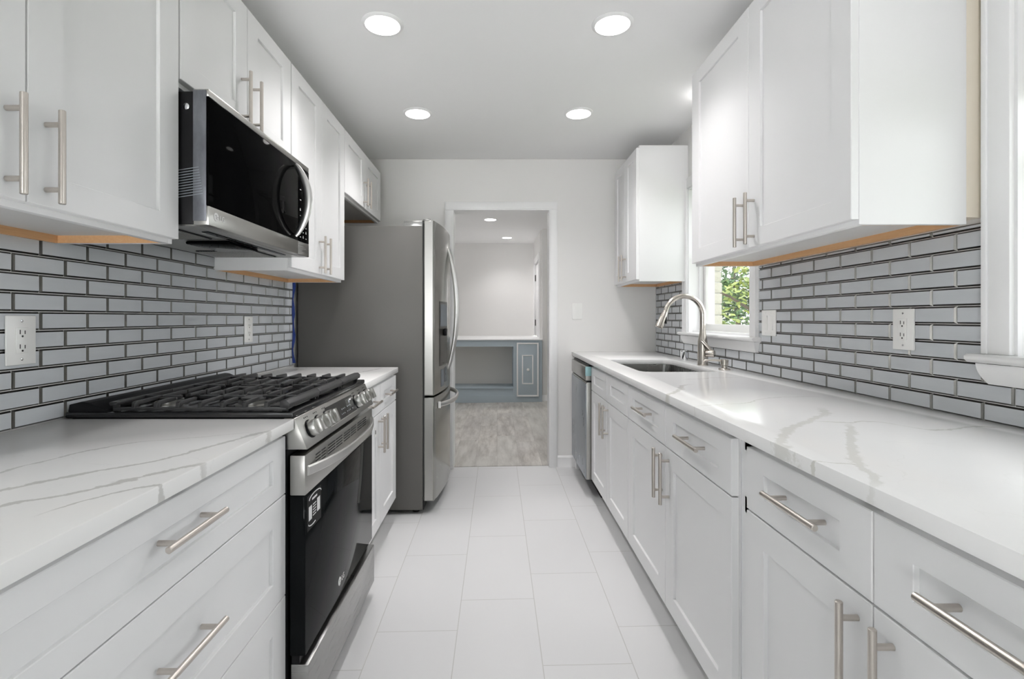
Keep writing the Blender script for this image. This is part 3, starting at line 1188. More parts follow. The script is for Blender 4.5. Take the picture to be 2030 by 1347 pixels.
MB().lathe((0.93, 2.85, ZR - 0.2215), (0, 0, 1), [(0.056, 0), (0.056, 0.003), (0.046, 0.004), (0.040, -0.0005), (0.004, 0.0005)], 28).build('drain', 'chrome', sink)

# faucet ---------------------------------------------------------------------
fx, fy = 1.159, 2.830
fau = thing('faucet', (fx, fy, ZR), 'tall gooseneck pull-down faucet in brushed nickel behind the sink', 'faucet')
mb = MB()
mb.lathe((fx, fy, ZR), (0, 0, 1), [(0.030, 0), (0.030, 0.003), (0.0272, 0.004), (0.0272, 0.105), (0.0255, 0.135), (0.020, 0.165), (0.0165, 0.185), (0.0158, 0.212)], 32)
mb.build('body', 'faucet', fau)
mb = MB()
pts = [(fx, fy, ZR + 0.2125), (fx, fy, ZR + 0.275)]
R = 0.109
n = 20
cz = ZR + 0.280
for k in range(n + 1):
    a = math.radians(180 * (1 - 0.93 * k / n))
    pts.append((fx - R - R * math.cos(a), fy - 0.0 - 0.02 * k / n, cz + R * math.sin(a)))
mb.tube(pts, [0.0158] * 2 + [0.0158 - 0.003 * min(1, k / n) for k in range(n + 1)], 20)
mb.build('gooseneck', 'faucet', fau)
e = Vector(pts[-1])
d = (Vector(pts[-1]) - Vector(pts[-2])).normalized()
d = Vector((d.x - 0.14, d.y, d.z)).normalized()
mb = MB()
mb.lathe(e, d, [(0.0132, -0.002), (0.0132, 0.004), (0.0155, 0.012), (0.0215, 0.088), (0.0215, 0.098), (0.015, 0.1)], 28)
sp = mb.build('spray_head', 'faucet', fau)
p0 = e + d * 0.055 + Vector((0.017, -0.004, 0))
MB().box(p0.x, p0.x + 0.008, p0.y - 0.008, p0.y + 0.008, p0.z - 0.02, p0.z + 0.018, 0.003).build('spray_button', 'rubber', sp)
mb = MB()
hz = ZR + 0.068
mb.lathe((fx + 0.012, fy - 0.024, hz), (0.75, -0.66, 0), [(0.0205, 0.0), (0.0205, 0.040), (0.018, 0.044), (0.002, 0.046)], 26)
hd = mb.build('valve_hub', 'faucet', fau)
mb = MB()
mb.tube([(fx + 0.035, fy - 0.045, hz + 0.008), (fx + 0.0, fy - 0.036, hz + 0.05), (fx - 0.018, fy - 0.029, hz + 0.072)], [0.011, 0.010, 0.008], 14, flat=(1.0, 0.45))
mb.build('lever', 'faucet', hd)

ag = MB().lathe((1.185, 3.18, ZR), (0, 0, 1), [(0.024, 0), (0.024, 0.004), (0.0205, 0.006), (0.0225, 0.050), (0.0225, 0.058), (0.019, 0.063), (0.002, 0.064)], 30).build('air_gap', 'chrome', None, (1.185, 3.18, ZR))
tag(ag, 'small chrome air gap cap on the counter left of the faucet', 'air gap')

sd = thing('soap_dispenser', (1.166, 2.574, ZR), 'short brushed nickel soap dispenser on the counter right of the faucet', 'soap dispenser')
MB().lathe((1.166, 2.574, ZR), (0, 0, 1), [(0.029, 0), (0.029, 0.004), (0.026, 0.008), (0.014, 0.010), (0.0135, 0.022)], 30).build('base', 'faucet', sd)
MB().lathe((1.166, 2.574, ZR + 0.022), (0, 0, 1), [(0.017, 0), (0.0195, 0.002), (0.0195, 0.028), (0.018, 0.032), (0.002, 0.033)], 30).build('pump_head', 'faucet', sd)
MB().tube([(1.160, 2.574, ZR + 0.046), (1.11, 2.585, ZR + 0.049), (1.072, 2.592, ZR + 0.047), (1.066, 2.593, ZR + 0.040)], [0.006, 0.0052, 0.0048, 0.0045], 14).build('nozzle', 'faucet', sd)


# ------------------------------------------------------------------ outlets and switches
def plate_mesh(w, h, m, parent, name='cover_plate'):
    mb = MB()
    mb.box(-w / 2, w / 2, -h / 2, h / 2, 0.0, 0.0055, 0.0022)
    mb.xf(m)
    return mb.build(name, 'plastic', parent)


def outlet(m, label, group):
    root = thing('outlet', m.translation, label, 'outlet', group)
    plate_mesh(0.080, 0.126, m, root)
    r = MB().box(-0.0165, 0.0165, -0.033, 0.033, 0.005, 0.0075, 0.001).xf(m).build('receptacle', 'plastic', root)
    for cz in (-0.0185, 0.0185):
        mb = MB()
        mb.box(-0.0078, -0.0055, cz - 0.003, cz + 0.008, 0.0070, 0.0078)
        mb.box(0.0055, 0.0078, cz - 0.003, cz + 0.006, 0.0070, 0.0078)
        mb.lathe((0, cz - 0.0085, 0.0070), (0, 0, 1), [(0.0027, 0), (0.0027, 0.0008)], 12)
        mb.xf(m).build('socket_slots', 'slot', r)
    for cz in (-0.049, 0.049):
        MB().lathe((0, cz, 0.005), (0, 0, 1), [(0.0034, 0), (0.0034, 0.0009), (0.0025, 0.0013)], 12).xf(m).build('screw', 'chrome', root)
    return root


def switch(m, gangs, label, w, h):
    root = thing('light_switch', m.translation, label, 'light switch')
    plate_mesh(w, h, m, root)
    for g in range(gangs):
        cx = (g - (gangs - 1) / 2) * 0.046
        mb = MB()
        z1, z2 = (0.0095, 0.0065) if g % 2 == 0 else (0.0065, 0.0095)
        mb.prism([(-0.033, 0.005), (0.033, 0.005), (0.033, z1), (0.0, 0.0070), (-0.033, z2)], 'X', cx - 0.0165, cx + 0.0165, 0.0006)
        mb.xf(m).build('rocker', 'plastic', root)
        for cz in (-0.047, 0.047):
            MB().lathe((cx, cz, 0.005), (0, 0, 1), [(0.0032, 0), (0.0032, 0.0009), (0.0024, 0.0013)], 12).xf(m).build('screw', 'plastic', root)
    return root


TXL, TXR = XL + 0.0096, XR - 0.0096
outlet(FL((TXL, 1.283, 1.127)), 'white duplex outlet on the left tile wall near the counter front corner', 'white duplex outlets')
outlet(FL((TXL, 2.457, 1.128)), 'white duplex outlet on the left tile wall beyond the range', 'white duplex outlets')
outlet(FR((TXR, 1.543, 1.149)), 'white duplex outlet on the right tile wall', 'white duplex outlets')
switch(FR((TXR, 2.308, 1.161)), 2, 'white double rocker switch on the tile right of the sink window', 0.118, 0.118)
switch(FB((0.632, YB, 1.238)), 1, 'white single rocker switch on the back wall right of the doorway', 0.080, 0.126)

# blue tape hanging at the tile edge beside the refrigerator
mb = MB()
rows = []
for k in range(13):
    t = k / 12
    z = 1.415 - t * 0.50
    w = 0.010 + 0.006 * math.sin(k * 1.7)
    y = 2.985 + 0.006 * math.sin(k * 1.1)
    rows.append([(XL + 0.012, y, z), (XL + 0.012 + w, y + 0.008, z)])
mb.grid(rows)
bmesh.ops.solidify(mb.bm, geom=mb.bm.faces[:], thickness=0.0008)
tag(mb.build('painters_tape', 'tape_blue'), 'strip of blue painters tape at the tile edge beside the refrigerator', 'tape')


# ------------------------------------------------------------------ appliance logos (ring emblem and two letters)
def logo(m, size, mat, parent):
    """round emblem with the two letters beside it, lower-left at the frame origin"""
    mb = MB()
    r = size * 0.55
    mb.lathe((r, size * 0.36, 0.0), (0, 0, 1), [(r, 0), (r, 0.0006), (0.0001, 0.0007)], 28, cap=False)
    mb.xf(m)
    e = mb.build('emblem', mat, parent)
    mb = MB()
    t = size * 0.09
    cy = size * 0.36
    mb.box(r - t / 2, r + t / 2, cy - r * 0.5, cy + r * 0.5, 0.0007, 0.0010)
    mb.box(r, r + r * 0.45, cy - r * 0.5, cy - r * 0.5 + t, 0.0007, 0.0010)
    mb.box(r + r * 0.35, r + r * 0.9, cy - t / 2, cy + t / 2, 0.0007, 0.0010)
    mb.box(r - r * 0.5, r - r * 0.28, cy + r * 0.2, cy + r * 0.42, 0.0007, 0.0010)
    mb.xf(m).build('emblem_face', 'steel_dark', e)
    text_mesh('LG', size, m @ Matrix.Translation((2 * r + size * 0.22, 0, 0.0004)), 'lettering', mat, e)


# ------------------------------------------------------------------ microwave
mwy0, mwy1, mwz0, mwz1, mwx = 1.4085, 2.1615, 1.4445, 1.8285, -0.81
mw = thing('microwave', (-1.02, 1.785, mwz0), 'black and stainless over-the-range microwave under the short wall cabinet', 'microwave')
MB().box(-1.216, mwx - 0.045, mwy0 + 0.006, mwy1 - 0.006, mwz0 + 0.004, mwz1 - 0.004, 0.004).build('case', 'black_metal', mw)
yc = 1.997      # split between door and control side
door = MB().box(mwx - 0.044, mwx, mwy0 + 0.001, mwy1 - 0.001, mwz1 - 0.021, mwz1, 0.003).build('top_trim', 'steel', mw)
dm = MB()
dm.box(mwx - 0.043, mwx - 0.0005, mwy0, yc + 0.048, mwz0 + 0.056, mwz1 - 0.021, 0.002)
dm = dm.build('door', 'black_gloss', mw)
bm_ = MB().box(mwx - 0.043, mwx + 0.001, mwy0, yc + 0.048, mwz0, mwz0 + 0.055, 0.003).build('door_lower_rail', 'steel', dm)
kp = MB().box(mwx - 0.043, mwx - 0.0005, yc + 0.050, mwy1, mwz0 + 0.056, mwz1 - 0.021, 0.002).build('control_panel', 'black_gloss', mw)
MB().box(mwx - 0.043, mwx, yc + 0.050, mwy1, mwz0, mwz0 + 0.055, 0.003).build('control_lower_rail', 'steel_dark', mw)
for r in range(6):
    for c in range(3):
        y = yc + 0.066 + c * 0.030
        z = mwz0 + 0.072 + r * 0.022
        mb = MB().box(mwx - 0.001, mwx, y, y + 0.009, z, z + 0.003)
        if (r + c) % 2:
            mb.box(mwx - 0.001, mwx, y + 0.002, y + 0.006, z + 0.003, z + 0.010)
        mb.build('key_mark', 'print', kp)
for r in range(5):
    MB().box(mwx - 0.001, mwx, yc + 0.066 + 0.03 * (r % 3), yc + 0.078 + 0.03 * (r % 3), mwz0 + 0.225 + 0.014 * r, mwz0 + 0.228 + 0.014 * r).build('key_mark', 'print', kp)
# bowed handle
mb = MB()
pts = []
for k in range(25):
    t = k / 24
    z = mwz0 + 0.068 + t * 0.285
    b = math.sin(PI * t) ** 0.8
    pts.append((mwx + 0.004 + 0.050 * b, yc + 0.008, z))
mb.tube(pts, [0.007 + 0.010 * math.sin(PI * k / 24) ** 0.7 for k in range(25)], 16, flat=(1.15, 0.5))
mb.build('handle', 'steel_bright', dm)
logo(FL((mwx + 0.0015, mwy0 + 0.024, mwz0 + 0.022)), 0.022, 'print', mw)
# film on the near side of the door edge, and clear tape
MB().box(mwx - 0.043, mwx - 0.006, mwy0 - 0.0015, mwy0 + 0.004, mwz0 + 0.012, mwz1 - 0.004, 0.001).build('protective_film', 'film', mw)
mb = MB()
for k in range(11):
    z = mwz0 + 0.075 + k * 0.0075
    mb.box(mwx - 0.16, mwx - 0.018, mwy0 - 0.0024, mwy0 - 0.0012, z, z + 0.0015)
mb.xf(Matrix.Translation((mwx - .1, 0, mwz0 + .1)) @ Matrix.Rotation(math.radians(-9), 4, 'Y') @ Matrix.Translation((-(mwx - .1), 0, -(mwz0 + .1))))
mb.build('strapping_tape', 'label_grey', mw)
MB().lathe((mwx - 0.066, mwy0 + 0.0065, mwz1 - 0.048), (0, -1, 0), [(0.009, 0), (0.009, 0.002), (0.004, 0.004)], 16).build('side_screw', 'chrome', mw)
# underside
zb = mwz0
un = MB().box(-1.206, mwx - 0.03, mwy0 + 0.01, mwy1 - 0.01, zb - 0.001, zb + 0.006).build('underside', 'steel', mw)
for ya in (mwy0 + 0.05, mwy1 - 0.23):
    mb = MB()
    mb.box(-1.16, -0.93, ya, ya + 0.18, zb - 0.004, zb - 0.001)
    mb.build('filter_frame', 'black_metal', un)
    mb = MB()
    for i in range(22):
        for j in range(17):
            x = -1.152 + i * 0.0100
            y = ya + 0.008 + j * 0.0100
            mb.box(x, x + 0.006, y, y + 0.006, zb - 0.0055, zb - 0.004)
    mb.build('grease_filter', 'steel_bright', un)
mb = MB()
mb.box(-1.05, -0.90, mwy0 + 0.28, mwy1 - 0.27, zb - 0.012, zb - 0.001, 0.006)
mb.box(-0.888, -0.868, mwy0 + 0.10, mwy1 - 0.10, zb - 0.003, zb - 0.001)
mb.build('lamp_cover', 'black_gloss', un)

# ------------------------------------------------------------------ gas range
ry0, ry1 = 1.4085, 2.1635
rg = thing('gas_range', (-0.88, 1.786, -0.008), 'black and stainless slide-in gas range between the left countertops', 'range')
MB().box(-1.205, -0.592, ry0 + 0.004, ry1 - 0.004, 0.05, 0.893, 0.003).build('body', 'black_metal', rg)
mb = MB()
mb.box(-1.212, -0.571, ry0 - 0.001, ry1 + 0.001, 0.9025, 0.9185, 0.003)
mb.box(-1.20, -0.60, ry0 + 0.01, ry1 - 0.01, 0.89, 0.904)
ct = mb.build('cooktop', 'cooktop', rg)
# raised back guard with sloped ends
mb = MB()
mb.prism([(-1.208, 0.918), (-1.095, 0.918), (-1.105, 0.926), (-1.150, 0.946), (-1.170, 0.948), (-1.204, 0.940)], 'Y', ry0 + 0.003, ry1 - 0.003, 0.003)
bg = mb.build('back_guard', 'black_metal', rg)
mb = MB()
for k in range(5):
    y = ry0 + 0.06 + k * 0.135
    mb.box(-1.142, -1.120, y, y + 0.10, 0.9335, 0.9385)
mb.build('vent_slots', 'slot', bg)
# burners
for bx, by, br in ((-0.745, 1.545, 0.046), (-1.005, 1.545, 0.036), (-0.875, 1.786, 0.050), (-0.745, 2.027, 0.040), (-1.005, 2.027, 0.036)):
    b = MB().lathe((bx, by, 0.918), (0, 0, 1), [(br + 0.012, 0), (br + 0.012, 0.003), (br, 0.006), (br, 0.016), (br * 0.9, 0.017)], 30).build('burner', 'steel', rg)
    MB().lathe((bx, by, 0.9352), (0, 0, 1), [(br * 0.86, 0), (br * 0.9, 0.002), (br * 0.86, 0.007), (0.004, 0.008)], 30).build('burner_cap', 'iron', b)
# three continuous grates
gz0, gz1 = 0.9215, 0.9470
gx0, gx1 = -1.085, -0.600
gw = (ry1 - ry0 - 0.020) / 3
for k in range(3):
    ya = ry0 + 0.010 + k * gw + 0.001
    yb = ya + gw - 0.002
    mb = MB()
    bt = 0.011
    # perimeter rail, low at the sides
    for y in (ya, yb - bt):
        mb.box(gx0, gx1 + 0.004, y, y + bt, gz0, gz0 + 0.009, 0.002)
    # front and back beams, high
    mb.prism([(gx1 - 0.016, gz0 + 0.012), (gx1 + 0.012, gz0 + 0.006), (gx1 + 0.014, gz1 - 0.006), (gx1 + 0.004, gz1 + 0.003), (gx1 - 0.014, gz1 + 0.002)], 'Y', ya, yb, 0.002)
    mb.prism([(gx0 - 0.014, gz1 - 0.002), (gx0 + 0.010, gz1 + 0.001), (gx0 + 0.010, gz1 - 0.010), (gx0 - 0.012, gz1 - 0.012)], 'Y', ya, yb, 0.002)
    # feet
    for x in (gx0, gx1 - 0.004):
        for y in (ya + 0.006, yb - 0.018):
            mb.box(x - 0.007, x + 0.007, y, y + 0.012, 0.9182, gz1 - 0.006, 0.001)
    # fingers along Y rising from the side rails
    ymid = (ya + yb) / 2
    xs = [gx0 + 0.055 + i * (gx1 - gx0 - 0.11) / 6 for i in range(7)]
    for i, x in enumerate(xs):
        gap = 0.0 if i in (0, 3, 6) else 0.036
        for sgn, ye in ((1, ya), (-1, yb)):
            e = ymid - sgn * gap
            mb.prism([(ye, gz0), (ye + sgn * 0.012, gz0), (ye + sgn * 0.017, gz1 - 0.010), (e, gz1 - 0.010), (e, gz1), (ye + sgn * 0.008, gz1), (ye + sgn * 0.002, gz1 - 0.003)],
                     'X', x - 0.0055, x + 0.0055, 0.0012)
    # spine bars along X
    for a, b in ((gx0, xs[1]), (xs[2] - 0.006, xs[4] + 0.006), (xs[5], gx1)):
        mb.box(a, b, ymid - 0.0055, ymid + 0.0055, gz1 - 0.010, gz1, 0.0012)
    mb.build('grate', 'iron', rg)
# sloped control panel
ptop, pbot = (-0.569, 0.9015), (-0.533, 0.8135)
mb = MB()
mb.prism([ptop, pbot, (-0.60, 0.8135), (-0.60, 0.9015)], 'Y', ry0 + 0.001, ry1 - 0.001, 0.002)
cp = mb.build('control_panel', 'steel', rg)
nrm = Vector((0.088, 0, 0.036)).normalized()
vdir = Vector((ptop[0] - pbot[0], 0, ptop[1] - pbot[1])).normalized()
pm = Vector(((ptop[0] + pbot[0]) / 2, 0, (ptop[1] + pbot[1]) / 2))


def PF(y, dv=0.0):
    return frame(Vector((pm.x, y, pm.z)) + vdir * dv, (0, 1, 0), vdir, nrm)


MB().box(-0.150, 0.150, -0.030, 0.032, 0.0002, 0.0012).xf(PF(1.782, 0.002)).build('display', 'display', cp)
mb = MB()
mb.box(-0.152, -0.150, -0.031, 0.033, 0.0002, 0.0018).box(0.150, 0.152, -0.031, 0.033, 0.0002, 0.0018)
mb.box(-0.152, 0.152, -0.033, -0.031, 0.0002, 0.0018)
mb.xf(PF(1.782, 0.002)).build('display_bezel', 'steel_bright', cp)
mb = MB()
for i in range(9):
    for j in range(2):
        if (i * 3 + j) % 4 != 1:
            mb.box(-0.02 + i * 0.016, -0.014 + i * 0.016, -0.018 + j * 0.016, -0.014 + j * 0.016, 0.0012, 0.0014)
mb.box(0.09, 0.105, 0.008, 0.018, 0.0012, 0.0014)
mb.xf(PF(1.782, 0.002)).build('display_marks', 'label_grey', cp)
for i, ky in enumerate((1.478, 1.552, 1.628, 1.957, 2.036, 2.110)):
    m = PF(ky)
    mb = MB()
    mb.lathe((0, 0, 0.0005), (0, 0, 1), [(0.0275, 0), (0.0275, 0.003), (0.024, 0.004)], 32)
    kb = mb.xf(m).build('knob', 'black_metal', cp)
    mb = MB()
    mb.lathe((0, 0, 0.003), (0, 0, 1), [(0.0235, 0), (0.0245, 0.002), (0.0235, 0.019), (0.0225, 0.021), (0.017, 0.021)], 36)
    mb.xf(m).build('knob_ring', 'steel_bright', kb)
    mb = MB()
    mb.prism([(-0.0225, 0.020), (0.0225, 0.020), (0.021, 0.038), (-0.021, 0.038)], 'X', -0.0085, 0.0085, 0.002)
    mb.xf(m).build('knob_grip', 'steel', kb)
# burner marks beside the knobs
mb = MB()
for ky in (1.478, 1.552, 1.628, 1.957, 2.036, 2.110):
    for dx in (-0.012, 0.0, 0.012):
        mb.box(ky - 1.786 + dx - 0.002, ky - 1.786 + dx + 0.002, 0.034, 0.038, 0.0003, 0.0008)
mb.xf(PF(1.786)).build('panel_marks', 'slot', cp)
# oven door
dx1 = -0.5385
od = MB().box(-0.5825, dx1, ry0 + 0.001, ry1 - 0.001, 0.684, 0.797, 0.003).build('oven_door', 'steel', rg)
MB().box(-0.5825, dx1, ry0 + 0.001, ry1 - 0.001, 0.233, 0.6835, 0.003).build('oven_glass', 'black_oven', od)
mb = MB()
for (a, b) in ((1.49, 1.575), (1.60, 1.745), (1.765, 1.915), (1.935, 2.06)):
    for z in (0.748, 0.757, 0.766, 0.775):
        mb.box(dx1 - 0.001, dx1 + 0.0006, a, b, z, z + 0.0045)
mb.build('vent_slots', 'slot', od)
mb = MB()
for (a, b) in ((1.486, 1.579), (1.596, 1.749), (1.761, 1.919), (1.931, 2.064)):
    for z in (0.7545, 0.7635, 0.7725):
        mb.box(dx1, dx1 + 0.001, a, b, z - 0.001, z + 0.0012)
    mb.box(dx1, dx1 + 0.001, (a + b) / 2 - 0.0015, (a + b) / 2 + 0.0015, 0.747, 0.78)
mb.build('vent_trim', 'steel_bright', od)
# bowed flat handle
mb = MB()
rows = []
n = 28
hz0, hz1 = 0.736, 0.7645
for k in range(n + 1):
    t = k / n
    y = ry0 + 0.014 + t * (ry1 - ry0 - 0.028)
    o_ = (1 - abs(2 * t - 1) ** 2.6)
    xo = dx1 + 0.006 + 0.050 * o_
    xi = xo - 0.011
    c = 0.004
    rows.append([(xi, y, hz0 + 0.002), (xo - c, y, hz0), (xo, y, hz0 + c), (xo + 0.001, y, (hz0 + hz1) / 2), (xo, y, hz1 - c), (xo - c, y, hz1), (xi, y, hz1 - 0.002), (xi, y, hz0 + 0.002)])
mb.grid(rows)
mb.bm.faces.new([mb.bm.verts.new(q) for q in rows[0][:-1]])
mb.bm.faces.new([mb.bm.verts.new(q) for q in rows[-1][:-1]][::-1])
bmesh.ops.remove_doubles(mb.bm, verts=mb.bm.verts, dist=0.0002)
for t in (0.02, 0.98):
    y = ry0 + 0.014 + t * (ry1 - ry0 - 0.028)
    mb.box(dx1 - 0.001, dx1 + 0.008, y - 0.012, y + 0.012, hz0 + 0.003, hz1 - 0.003, 0.001)
mb.build('handle', 'steel_bright', od)
logo(FL((dx1 + 0.0004, 1.70, 0.275)), 0.026, 'print', od)
# energy sticker and hang tag
st = MB().box(dx1 - 0.001, dx1 + 0.0008, ry0 + 0.014, ry0 + 0.125, 0.575, 0.675).build('black_sticker', 'label_black', od)
mb = MB()
m = FL((dx1 + 0.0010, ry0 + 0.02, 0.58))
mb.box(0.004, 0.028, 0.022, 0.062, 0, 0.0003).box(0.070, 0.094, 0.026, 0.066, 0, 0.0003)
for i in range(5):
    mb.box(0.036, 0.062, 0.026 + i * 0.008, 0.029 + i * 0.008, 0, 0.0003)
mb.box(0.03, 0.07, 0.074, 0.080, 0, 0.0003)
arc = [(0.055 + 0.048 * math.cos(a), 0.080 + 0.012 * math.sin(a), 0.0002) for a in [PI * k / 14 for k in range(15)]]
mb.tube(arc, 0.0014, 6)
arc = [(0.035 + 0.034 * math.cos(a), 0.014 + 0.010 * math.sin(a), 0.0002) for a in [PI + PI * 0.7 * k / 14 for k in range(15)]]
mb.tube(arc, 0.0014, 6)
mb.xf(m).build('sticker_print', 'print', st)
tg = MB().box(dx1 + 0.040, dx1 + 0.0412, 2.040, 2.068, 0.696, 0.738).build('hang_tag', 'plastic', od)
MB().box(dx1 + 0.0411, dx1 + 0.0416, 2.048, 2.058, 0.708, 0.724).build('tag_print', 'slot', tg)
# storage drawer
mb = MB().box(-0.58, -0.529, ry0 + 0.001, ry1 - 0.001, 0.050, 0.2095, 0.004)
mb.build('storage_drawer', 'steel_dark', rg)
MB().box(-0.578, -0.556, ry0 + 0.004, ry1 - 0.004, 0.2085, 0.234).build('drawer_gap', 'black_metal', rg)
MB().box(-1.15, -0.66, ry0 + 0.02, ry1 - 0.02, -0.008, 0.05).build('plinth', 'black_metal', rg)

# ------------------------------------------------------------------ refrigerator
fy0, fy1 = 3.035, 3.945
fxc = -0.450
fr = thing('refrigerator', (-0.82, 3.49, -0.008), 'stainless french door refrigerator with slate grey side by the doorway', 'refrigerator')
MB().box(-1.205, fxc, fy0, fy1, 0.020, 1.7425, 0.004).build('case', 'slate', fr)
mb = MB()
for x in (-1.12, -0.50):
    for y in (fy0 + 0.06, fy1 - 0.06):
        mb.cyl((x, y, -0.009), (x, y, 0.022), 0.022, 14)
mb.build('feet', 'rubber', fr)
MB().box(-0.60, fxc + 0.004, fy0 + 0.005, fy1 - 0.005, 0.022, 0.07).build('base_grille', 'black_metal', fr)


def curve_x(y):
    t = (y - (fy0 + fy1) / 2) / ((fy1 - fy0) / 2)
    return -0.336 - 0.048 * t * t


def curved_door(name, a, b, z0, z1, parent, mat='fridge_front'):
    mb = MB()
    n = 14
    prof = [(curve_x(a + (b - a) * k / n), a + (b - a) * k / n) for k in range(n + 1)]
    poly = [(fxc + 0.008, a), *prof, (fxc + 0.008, b)]
    mb.prism(poly, 'Z', z0, z1)
    bm = mb.bm
    bmesh.ops.recalc_face_normals(bm, faces=bm.faces)
    es = [e for e in bm.edges if len(e.link_faces) == 2 and e.calc_face_angle() > 0.7]
    bmesh.ops.bevel(bm, geom=es, offset=0.005, segments=2, affect='EDGES', profile=0.5)
    return mb.build(name, mat, parent, angle=25)


fm = 3.49
dl = curved_door('door', fy0, fm - 0.002, 0.713, 1.776, fr)
dr = curved_door('door', fm + 0.002, fy1, 0.713, 1.776, fr)
dz_ = curved_door('freezer_drawer', fy0, fy1, 0.0745, 0.703, fr)
# bright edges on the near side
for par, z0, z1 in ((dl, 0.72, 1.77), (dz_, 0.08, 0.697)):
    MB().box(fxc + 0.012, curve_x(fy0) - 0.006, fy0 - 0.0012, fy0 + 0.003, z0, z1).build('door_edge', 'steel', par)
mb = MB().box(fxc + 0.0005, fxc + 0.008, fy0 + 0.004, fy1 - 0.004, 0.10, 1.76)
mb.build('door_gasket', 'rubber', fr)
mb = MB()
mb.box(-0.565, fxc - 0.002, fy0 + 0.010, fy0 + 0.10, 1.741, 1.776, 0.003)
mb.build('hinge_cover', 'steel_dark', fr)
mb = MB()
mb.box(fxc - 0.002, -0.405, fy0 + 0.015, fy0 + 0.07, 1.774, 1.786, 0.003)
mb.cyl((-0.415, fy0 + 0.035, 1.774), (-0.415, fy0 + 0.035, 1.790), 0.011, 16)
mb.build('hinge', 'steel_dark', fr)
for hy, par in ((fm - 0.045, dl), (fm + 0.045, dr)):
    mb = MB()
    pts = []
    n = 26
    for k in range(n + 1):
        t = k / n
        b = math.sin(PI * t) ** 0.75
        pts.append((curve_x(hy) - 0.006 + 0.062 * b, hy, 0.835 + t * 0.825))
    mb.tube(pts, [0.010 + 0.004 * math.sin(PI * k / n) for k in range(n + 1)], 16)
    mb.build('handle', 'steel_bright', par)
mb = MB()
pts = []
n = 26
for k in range(n + 1):
    t = k / n
    y = fy0 + 0.085 + t * (fy1 - fy0 - 0.17)
    b = (1 - abs(2 * t - 1) ** 3.0)
    pts.append((curve_x(y) - 0.002 + 0.058 * b, y, 0.642))
mb.tube(pts, 0.0135, 16, flat=(1.15, 0.75))
hb = mb.build('handle', 'steel_bright', dz_)
# dispenser on the near door
xd = lambda y: curve_x(y)
mb = MB()
ya, yb = 3.15, 3.385
n = 8
rows = [[(xd(ya + (yb - ya) * k / n) + 0.0015, ya + (yb - ya) * k / n, z) for k in range(n + 1)] for z in (0.88, 1.29)]
mb.grid(rows)
bmesh.ops.solidify(mb.bm, geom=mb.bm.faces[:], thickness=0.003)
dp = mb.build('water_dispenser', 'steel_dark', dl)
mb = MB()
n = 6
rows = [[(xd(ya + 0.02 + (yb - ya - 0.04) * k / n) + 0.003, ya + 0.02 + (yb - ya - 0.04) * k / n, z) for k in range(n + 1)] for z in (1.13, 1.27)]
mb.grid(rows)
bmesh.ops.solidify(mb.bm, geom=mb.bm.faces[:], thickness=0.002)
mb.build('control_panel', 'label_grey', dp)
mb = MB()
rows = [[(xd(ya + 0.02 + (yb - ya - 0.04) * k / n) + 0.003, ya + 0.02 + (yb - ya - 0.04) * k / n, z) for k in range(n + 1)] for z in (0.90, 1.115)]
mb.grid(rows)
bmesh.ops.solidify(mb.bm, geom=mb.bm.faces[:], thickness=0.002)
mb.build('recess', 'steel', dp)
MB().prism([(3.22, 1.115), (3.31, 1.115), (3.295, 1.07), (3.235, 1.07)], 'X', xd(3.26) + 0.004, xd(3.26) + 0.022, 0.003).build('dispenser_lever', 'black_metal', dp)
for (a, b, z0, z1, mt) in ((3.19, 3.27, 0.745, 0.855, 'label_grey'), (3.29, 3.36, 0.765, 0.860, 'dw_film')):
    mb = MB()
    rows = [[(xd(a + (b - a) * k / 4) + 0.0012, a + (b - a) * k / 4, z) for k in range(5)] for z in (z0, z1)]
    mb.grid(rows)
    bmesh.ops.solidify(mb.bm, geom=mb.bm.faces[:], thickness=0.0008)
    mb.build('sticker', mt, dl)
MB().box(xd(fy0 + .12) - 0.003, xd(fy0 + .12) + 0.0125, fy0 + 0.077, fy0 + 0.083, 0.625, 0.665).build('tag', 'plastic', hb)

# ------------------------------------------------------------------ dishwasher
dy0, dy1, dxf = 3.267, 3.878, 0.577
dw = thing('dishwasher', (0.9, 3.57, 0.010), 'stainless dishwasher under blue film at the far end of the right counter', 'dishwasher')
MB().box(dxf + 0.045, 1.20, dy0 + 0.004, dy1 - 0.004, 0.12, 0.872).build('tub_case', 'black_metal', dw)
MB().box(dxf + 0.004, dxf + 0.045, dy0, dy1, 0.13, 0.765, 0.004).build('door_edge', 'steel', dw)
MB().box(dxf, dxf + 0.005, dy0 + 0.002, dy1 - 0.002, 0.132, 0.755, 0.002).build('door_panel', 'dw_film', dw)
MB().box(dxf - 0.001, dxf + 0.045, dy0, dy1, 0.775, 0.866, 0.004).build('control_strip', 'steel', dw)
MB().box(dxf + 0.014, dxf + 0.045, dy0 + 0.002, dy1 - 0.002, 0.760, 0.778).build('pocket_handle', 'black_metal', dw)
MB().box(dxf + 0.02, dxf + 0.045, dy0 + 0.002, dy1 - 0.002, 0.866, 0.880).build('top_gap', 'black_metal', dw)
MB().box(dxf - 0.003, dxf + 0.036, dy0 - 0.003, dy0 + 0.004, 0.806, 0.867, 0.003).build('corner_foam', 'tape_teal', dw)
MB().box(dxf + 0.10, dxf + 0.12, dy0 + 0.004, dy1 - 0.004, 0.010, 0.13).build('toe_kick', 'black_metal', dw)
tag(MB().box(0.612, 1.248, dy1 + 0.001, YB - 0.002, 0.013, ZR - 0.032).build('end_panel', 'cabinet'),
    'white end panel between dishwasher and back wall', 'panel')

